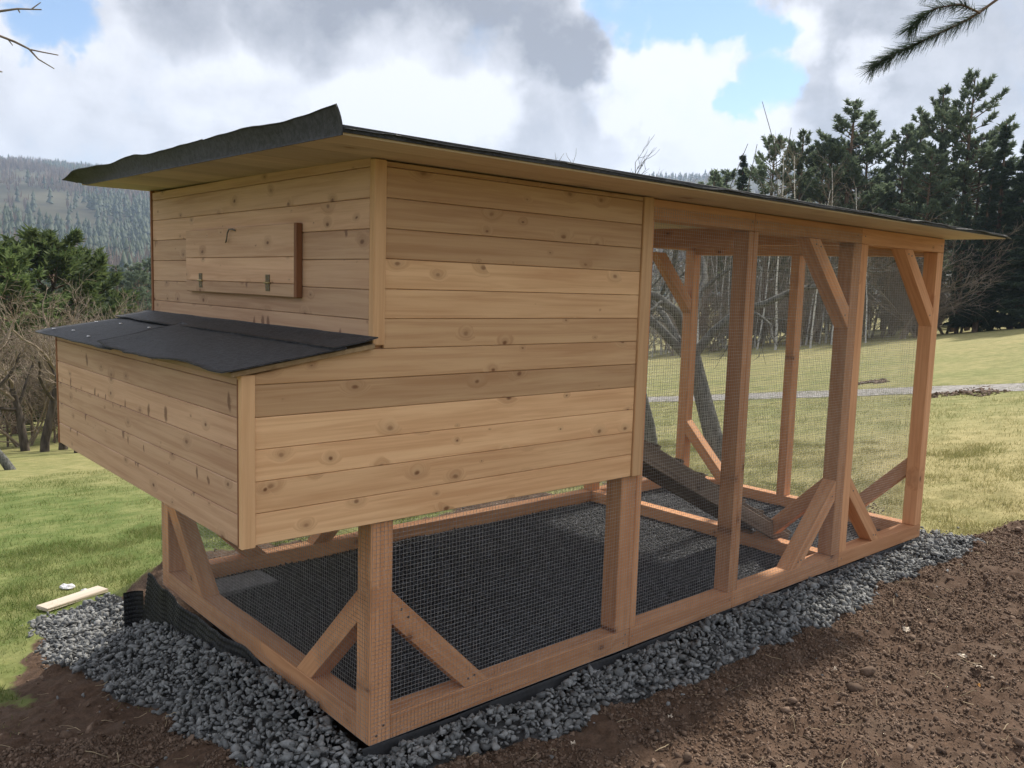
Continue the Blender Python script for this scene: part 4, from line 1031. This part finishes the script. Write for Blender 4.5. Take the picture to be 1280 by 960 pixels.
# --- birches and bare trees of the wood edge
birch_sp = dict(seg=[8, 4, 3], wander=[0.03, 0.12, 0.15], up=[0.01, 0.05, 0.0], kids=[22, 5], start=[0.35, 0.2], angle=[0.65, 0.6], rk=[0.3, 0.5], lk=[0.2, 0.5], taper=0.25, rmin=0.012)
def bare(seed, h, rad, spec, lev, thick, lean=0.05):
    r = np.random.default_rng(seed); segs = []; grow(segs, (0, 0, -0.2), (r.normal()*lean, r.normal()*lean, 1), h, rad, 0, lev, r, spec); return split_tree('bare', segs, thick)
BIRCH = [bare(201+i, 13, 0.085, birch_sp, 2, 0.05, 0.07) for i in range(4)]
for t_, c_ in BIRCH:
    t_.materials.append(M_birch); c_.materials.append(M_bark_twig)
r = np.random.default_rng(55)
for i in range(46):
    u = 800+ i*6.3+r.uniform(-5, 5); d = r.uniform(52, 72)
    s = r.uniform(0.5, 0.95)
    t = tree_thing('birch_tree', at(u, d), *BIRCH[i % 4], None, None, 'thin white-stemmed bare birch in the stand at the wood edge', 'birch tree', 'birch stand behind the run', s, r.uniform(0, 6.28))
bush_sp = dict(seg=[4, 4, 4, 3], wander=[0.1, 0.14, 0.18, 0.2], up=[0.05, 0.06, 0.04, 0.03], kids=[9, 7, 5], start=[0.15, 0.15, 0.1], angle=[0.6, 0.6, 0.6], rk=[0.6, 0.55, 0.6], lk=[0.75, 0.6, 0.55], taper=0.4, rmin=0.008)
def shrub(seed, h, rad, stems, spec=bush_sp, lev=3):
    r = np.random.default_rng(seed); segs = []
    for i in range(stems): grow(segs, (r.normal()*0.2, r.normal()*0.2, -0.1), (r.normal()*0.4, r.normal()*0.4, 1), h*r.uniform(0.6, 1), rad, 0, lev, r, spec)
    return tubes_mesh('stems', segs)
SHRUB = [shrub(301, 3.2, 0.045, 4), shrub(302, 3.6, 0.05, 4), shrub(303, 2.8, 0.04, 5)]
for m_ in SHRUB: m_.materials.append(M_bark_twig)
for i in range(26):
    u = 800+i*15+r.uniform(-8, 8); d = r.uniform(58, 70)
    o = link('bare_shrub', SHRUB[i % 3]); o.location = at(u, d); o.rotation_euler = (0, 0, r.uniform(0, 6)); sF = r.uniform(0.7, 1.5); o.scale = (sF*1.3, sF*1.3, sF)
    tag(o, 'grey-brown leafless shrub in the undergrowth of the wood', 'shrub', 'undergrowth shrubs of the wood')
# left slope: leafless shrubs and young trees in front of the bushy pines
for i, (u, d, s) in enumerate(((20, 30, 0.8), (60, 31, 0.9), (95, 33, 0.95), (130, 34, 0.9), (150, 33, 0.85), (170, 36, 0.9), (-20, 30, 0.8), (105, 38, 1.1))):
    o = link('bare_shrub', SHRUB[(i*2) % 3]); o.location = at(u, d); o.rotation_euler = (0, 0, i*1.7); o.scale = (s*1.15, s*1.15, s*1.1)
    tag(o, 'tangled leafless shrub on the slope below the lawn', 'shrub', 'leafless shrubs on the slope')
red_sp = dict(seg=[6, 4], wander=[0.04, 0.1], up=[0.03, 0.12], kids=[12], start=[0.25], angle=[0.4], rk=[0.5], lk=[0.35], taper=0.3, rmin=0.008)
RED = [bare(401+i, 5.0, 0.035, red_sp, 1, 0.02, 0.05) for i in range(3)]
for t_, c_ in RED:
    t_.materials.append(M_bark_red); c_.materials.append(M_bark_red)
for i in range(26):
    u = 140+i*3.6+r.uniform(-3, 3); d = r.uniform(40, 48)
    tree_thing('young_birch', at(u, d), *RED[i % 3], None, None, 'slender reddish young tree in the thicket below the lawn', 'young tree', 'reddish young trees', r.uniform(0.7, 1.1), r.uniform(0, 6))
# orchard trees at the lower end of the lawn
orch = dict(seg=[5, 6, 5, 4, 3], wander=[0.06, 0.16, 0.2, 0.2, 0.2], up=[0.0, 0.03, 0.03, 0.05, 0.0], kids=[5, 6, 5, 4], start=[0.55, 0.2, 0.2, 0.1], angle=[0.85, 0.7, 0.7, 0.6], rk=[0.6, 0.5, 0.5, 0.5], lk=[0.9, 0.55, 0.55, 0.5], taper=0.5, rmin=0.006)
OR = [bare(501, 2.4, 0.14, orch, 4, 0.05, 0.1), bare(502, 2.6, 0.13, orch, 4, 0.05, 0.15)]
for t_, c_ in OR:
    t_.materials.append(M_bark_dark); c_.materials.append(M_bark_twig)
OG = 'orchard trees at the lower end of the lawn'; OL = 'leafless orchard tree at the lower end of the lawn'
for i, (u, d, s) in enumerate(((25, 27.5, 0.95), (48, 26.5, 1.0), (72, 27, 0.95), (92, 25, 1.05), (120, 27, 1.0), (-25, 24, 1.0))):
    tree_thing('orchard_tree', at(u, d), *OR[i % 2], None, None, OL, 'tree', OG, s, i*2.1)
# old leaning tree at the left
rr_ = np.random.default_rng(77); segs = []
bL = at(12, 19.5); 
grow(segs, (0, 0, -0.2), tuple(-RT*0.75+np.array((0, 0, 0.9))), 2.2, 0.10, 0, 4, rr_, orch)
tm, cm = split_tree('leaning', segs, 0.04); tree_thing('orchard_tree', bL, tm, cm, M_bark_fruit, M_bark_twig, 'old orchard tree with a strongly leaning trunk on the lawn', 'tree')

# --- far hillside forest
def hillside():
    r = np.random.default_rng(61)
    def pts(a0, a1, step, d0=480, d1=2420):
        out = []; d = d0
        while d < d1:
            n = max(1, int(math.radians(a1-a0)*d/step)); a = np.radians(a0+(a1-a0)*(np.arange(n)+r.uniform(-.4, .4, n))/n); dd = d+r.uniform(-.5, .5, n)*step*1.4
            out.append(np.stack([dd*np.cos(a), dd*np.sin(a)], -1)); d += step*1.5
        return np.concatenate(out)
    P = np.concatenate([pts(67, 86, 7.6), pts(24, 67, 20), pts(86, 104, 22)])
    x, y = P.T; z = hill_z(x, y); n = len(x)
    f = fbm(x*0.0042+3, y*0.0042, 4)+0.30*r.normal(size=n)+0.25*sstep(1300, 500, np.hypot(x, y)); con = f > 0.15
    open_ = (fbm(x*0.003+9, y*0.003+2, 3) > 0.6) & (r.random(n) < 0.85)
    def build(sel, kind, name, mats, label):
        px, py, pz = x[sel], y[sel], z[sel]; m = len(px); h = r.uniform(10, 21, m)*(1.0 if kind == 'c' else 0.9)
        if kind == 'c':
            k_ = 6; A = r.uniform(0, 6.28, (m, 1))+np.arange(k_)*2*np.pi/k_; Vl = []
            for zl, rl in ((0.05, 0.20), (0.40, 0.17), (0.68, 0.10)):
                rad = h[:, None]*rl*r.uniform(0.55, 1.25, (m, k_)); Vl.append(np.stack([px[:, None]+rad*np.cos(A), py[:, None]+rad*np.sin(A), pz[:, None]+h[:, None]*(zl+r.uniform(-.05, .05, (m, k_)))], -1))
                Vl.append(np.stack([px, py, pz+h*min(1.0, zl+0.42)], -1)[:, None])
            V = np.concatenate(Vl, 1); per = V.shape[1]; F0 = []
            for t_ in range(3):
                o = t_*(k_+1)
                for j in range(k_): F0.append((o+j, o+(j+1) % k_, o+k_))
        else:
            # leafless crown: a spray of thin upward slivers
            ns = 9; a = r.uniform(0, 6.28, (m, ns)); sp = h[:, None]*r.uniform(0.05, 0.30, (m, ns)); top = h[:, None]*r.uniform(0.55, 1.05, (m, ns)); wd = h[:, None]*r.uniform(0.03, 0.09, (m, ns)); aa = r.uniform(0, 6.28, (m, ns))
            bx = px[:, None]+sp*0.45*np.cos(a); by = py[:, None]+sp*0.45*np.sin(a); bz = pz[:, None]+h[:, None]*r.uniform(0.05, 0.3, (m, ns)); tx = px[:, None]+sp*np.cos(a); ty = py[:, None]+sp*np.sin(a)
            V = np.stack([np.stack([bx-wd*np.cos(aa), by-wd*np.sin(aa), bz], -1), np.stack([bx+wd*np.cos(aa), by+wd*np.sin(aa), bz], -1), np.stack([tx, ty, pz[:, None]+top], -1)], 2).reshape(m, ns*3, 3); per = ns*3; F0 = [(3*j, 3*j+1, 3*j+2) for j in range(ns)]
        F = (np.array(F0)[None]+(np.arange(m)*per)[:, None, None]).reshape(-1, 3)
        me = mesh_np(name, V.reshape(-1, 3), F); point_attr(me, 'tone', np.repeat(np.clip(r.random(m), 0, 1), per))
        o = link(name, me, mats); o['kind'] = 'stuff'; tag(o, label, 'forest')
    build(con & ~open_, 'c', 'conifer_forest', leafy('far conifers', (0.030, 0.050, 0.028), (0.065, 0.090, 0.045), trans=0.1), 'dark conifer forest covering the far hill')
    build(~con & ~open_, 'd', 'leafless_forest', leafy('far leafless crowns', (0.12, 0.08, 0.06), (0.23, 0.17, 0.125), trans=0.1), 'brown leafless forest in patches on the far hill')
hillside()

# --- twigs reaching in from trees that stand beside the camera
def overhanging_pine():
    r = np.random.default_rng(71); base = np.array(at(1760, 6.2)); root = empty('pine_tree', base); tag(root, 'pine whose needled bough hangs down over the meadow from the side', 'pine tree')
    trunk = [np.array((0, 0, -0.3)), np.array((0.03, 0.02, 2.0)), np.array((0.0, 0.05, 5.0)), np.array((0.05, 0.0, 9.0))]
    link('trunk', tubes_mesh('trunk', [(trunk, np.array([0.17, 0.15, 0.12, 0.05]), 10)]), M_bark_pine, root)
    D = 3.7
    p_in = at_px(1262, -12, D+0.25); tip = at_px(1090, 84, D)
    a0 = base+np.array((0.02, 0.04, 4.2))
    main = [a0, a0*0.55+p_in*0.45+np.array((0, 0, 0.35)), p_in, at_px(1215, 22, D+0.15), at_px(1160, 48, D+0.08), at_px(1120, 66, D+0.03), tip]
    side = [at_px(1225, 16, D+0.15), at_px(1200, 5, D+0.1), at_px(1170, 10, D), at_px(1150, 22, D), at_px(1137, 36, D)]
    side2 = [p_in, at_px(1240, -25, D+0.2), at_px(1205, -22, D+0.2), at_px(1160, -12, D+0.3)]
    def smooth(pts, k_=14):
        pts = np.array(pts); t = np.linspace(0, len(pts)-1, k_); 
        return np.stack([np.interp(t, np.arange(len(pts)), pts[:, i]) for i in range(3)], -1)
    lst = []; V = []
    for pts, r0, r1, start in ((main, 0.022, 0.002, 0.42), (side, 0.004, 0.002, 0.05), (side2, 0.004, 0.002, 0.0)):
        q = smooth(pts, 26); lst.append((q-base, (np.interp(np.linspace(0, 1, len(q)), [0, 0.3, 0.36, 1], [0.03, 0.012, 0.0055, 0.002]) if pts is main else np.linspace(r0, r1, len(q))), 6))
        n = 620 if pts is main else 330
        s = start+(1-start)*r.random(n)**0.8; idx = s*(len(q)-1); i0 = np.minimum(idx.astype(int), len(q)-2); c = q[i0]+(q[i0+1]-q[i0])*(idx-i0)[:, None]
        t = q[np.minimum(i0+1, len(q)-1)]-q[i0]; t /= np.linalg.norm(t, axis=1)[:, None]
        rad = np.cross(t, r.normal(size=(n, 3))); rad /= np.linalg.norm(rad, axis=1)[:, None]
        for k_ in range(2):
            rad2 = np.cross(t, r.normal(size=(n, 3))); rad2 /= np.linalg.norm(rad2, axis=1)[:, None]
            d = t*r.uniform(0.5, 1.1, n)[:, None]+rad2*r.uniform(0.5, 0.9, n)[:, None]+np.array((0, 0, -0.25)); d /= np.linalg.norm(d, axis=1)[:, None]
            ln = r.uniform(0.045, 0.075, n); sdv = np.cross(d, r.normal(size=(n, 3))); sdv /= np.linalg.norm(sdv, axis=1)[:, None]; wv = 0.0009
            V.append(np.stack([c-sdv*wv, c+sdv*wv, c+d*ln[:, None]+sdv*0.0003, c+d*ln[:, None]-sdv*0.0003], 1)-base)
    link('bough', tubes_mesh('bough', lst), M_bark_pine, root)
    V = np.concatenate(V).reshape(-1, 3); me = mesh_np('needles', V, np.arange(len(V)).reshape(-1, 4)); point_attr(me, 'tone', np.repeat(r.random(len(V)//4), 4))
    o = link('needles', me, M_spruce, root); o['kind'] = 'stuff'
overhanging_pine()
def overhanging_twigs():
    base = np.array(at(-420, 6.0)); root = empty('bare_tree', base); tag(root, 'leafless tree whose two thin budded twigs reach in against the sky', 'tree')
    trunk = [np.array((0, 0, -0.3)), np.array((0.05, 0.0, 2.0)), np.array((0.0, 0.06, 4.6))]
    link('trunk', tubes_mesh('trunk', [(trunk, np.array([0.11, 0.09, 0.04]), 9)]), M_bark_fruit, root)
    D = 3.6; a0 = base+np.array((0.0, 0.03, 2.9)); b0_ = base+np.array((0.0, 0.03, 3.3))
    P = lambda u, v: at_px(u, v, D)
    lst = [([a0, a0*0.5+P(-40, 28)*0.5+np.array((0, 0, .1)), P(-40, 28), P(0, 45), P(18, 52), P(36, 61), P(48, 74), P(68, 86)], [0.02, 0.012, 0.006, 0.0042, 0.004, 0.0036, 0.0026, 0.0016], 6),
           ([P(38, 62), P(52, 65), P(73, 69)], [0.003, 0.0024, 0.0018], 5), ([P(9, 48), P(16, 57)], [0.0026, 0.0015], 5),
           ([b0_, b0_*0.5+P(-40, 22)*0.5+np.array((0, 0, .1)), P(-40, 22), P(0, 14), P(22, 11), P(52, 12)], [0.02, 0.011, 0.006, 0.004, 0.0032, 0.002], 6), ([P(40, 11), P(51, 3)], [0.0024, 0.0016], 5), ([P(22, 11), P(25, 16)], [0.003, 0.002], 5), ([P(-30, 80), P(-8, 88), P(3, 90)], [0.006, 0.004, 0.002], 5), ([P(-40, 28), P(-30, 80)], [0.006, 0.006], 5)]
    link('branch', tubes_mesh('branch', [(np.array(p)-base, np.array(r_), n) for p, r_, n in lst]), M_bark_twig, root)
overhanging_twigs()

# ------------------------------------------------------------------ fence and soil heap
fence = empty('wire_fence', at(60, 30)); tag(fence, 'low wire fence on thin posts beyond the orchard trees', 'fence')
fo = np.array(fence.location); FP = [np.array(at(u, 30.5))-fo for u in (-30, 2, 33, 62, 95, 130)]
for p in FP: link('fence_post', tubes_mesh('fence_post', [([p+np.array((0, 0, -0.1)), p+np.array((0, 0, 1.25))], 0.035, 6)]), M_rusty, fence)
for hz in (0.35, 0.75, 1.15): link('wire', tubes_mesh('wire', [(np.array([p+np.array((0, 0, hz)) for p in FP]), 0.006, 3)]), M_steel, fence)
def heap(u, v, w_, seed, label):
    r = np.random.default_rng(seed); c = on_ground(u, v); n = 420
    a = r.uniform(0, 6.28, n); q = np.sqrt(r.random(n)); x = c[0]+np.cos(a)*q*w_*2.2*(0.6+0.4*np.sin(a*3+1)); y = c[1]+np.sin(a)*q*w_*1.0
    sz = r.uniform(0.015, 0.07, n); z = gz(x, y)+0.05*(1-q)*(0.5+0.5*np.sin(x*5))
    o = stones('soil_heap', np.stack([x, y, z], -1), sz, M_clod, 'ico', 0.6, seed); tag(o, label, 'soil heap'); o['kind'] = 'stuff'
heap(1205, 492, 0.75, 81, 'low heap of dug soil in the grass this side of the track, open to view')
heap(1092, 478, 0.35, 82, 'small clump of dug soil beside the track, seen through the wire')

# ------------------------------------------------------------------ haze
bm = bmesh.new(); bmesh.ops.create_cube(bm, size=1)
for v in bm.verts: v.co = Vector((v.co.x*7000, v.co.y*7000, 0.5*(370-45)+v.co.z*415))
hz_o = link('haze', bm_mesh('haze', bm)); hz_o['kind'] = 'stuff'; tag(hz_o, 'thin pale blue haze over the valley and far hill', 'haze')
m = bpy.data.materials.new('haze'); m.use_nodes = True; nt = m.node_tree; nt.nodes.clear()
out = nt.nodes.new('ShaderNodeOutputMaterial'); pv = nt.nodes.new('ShaderNodeVolumePrincipled'); nt.links.new(pv.outputs[0], out.inputs['Volume'])
pv.inputs['Color'].default_value = (0.58, 0.74, 1.0, 1); pv.inputs['Density'].default_value = 0.00022; pv.inputs['Anisotropy'].default_value = 0.2
hz_o.data.materials.append(m)
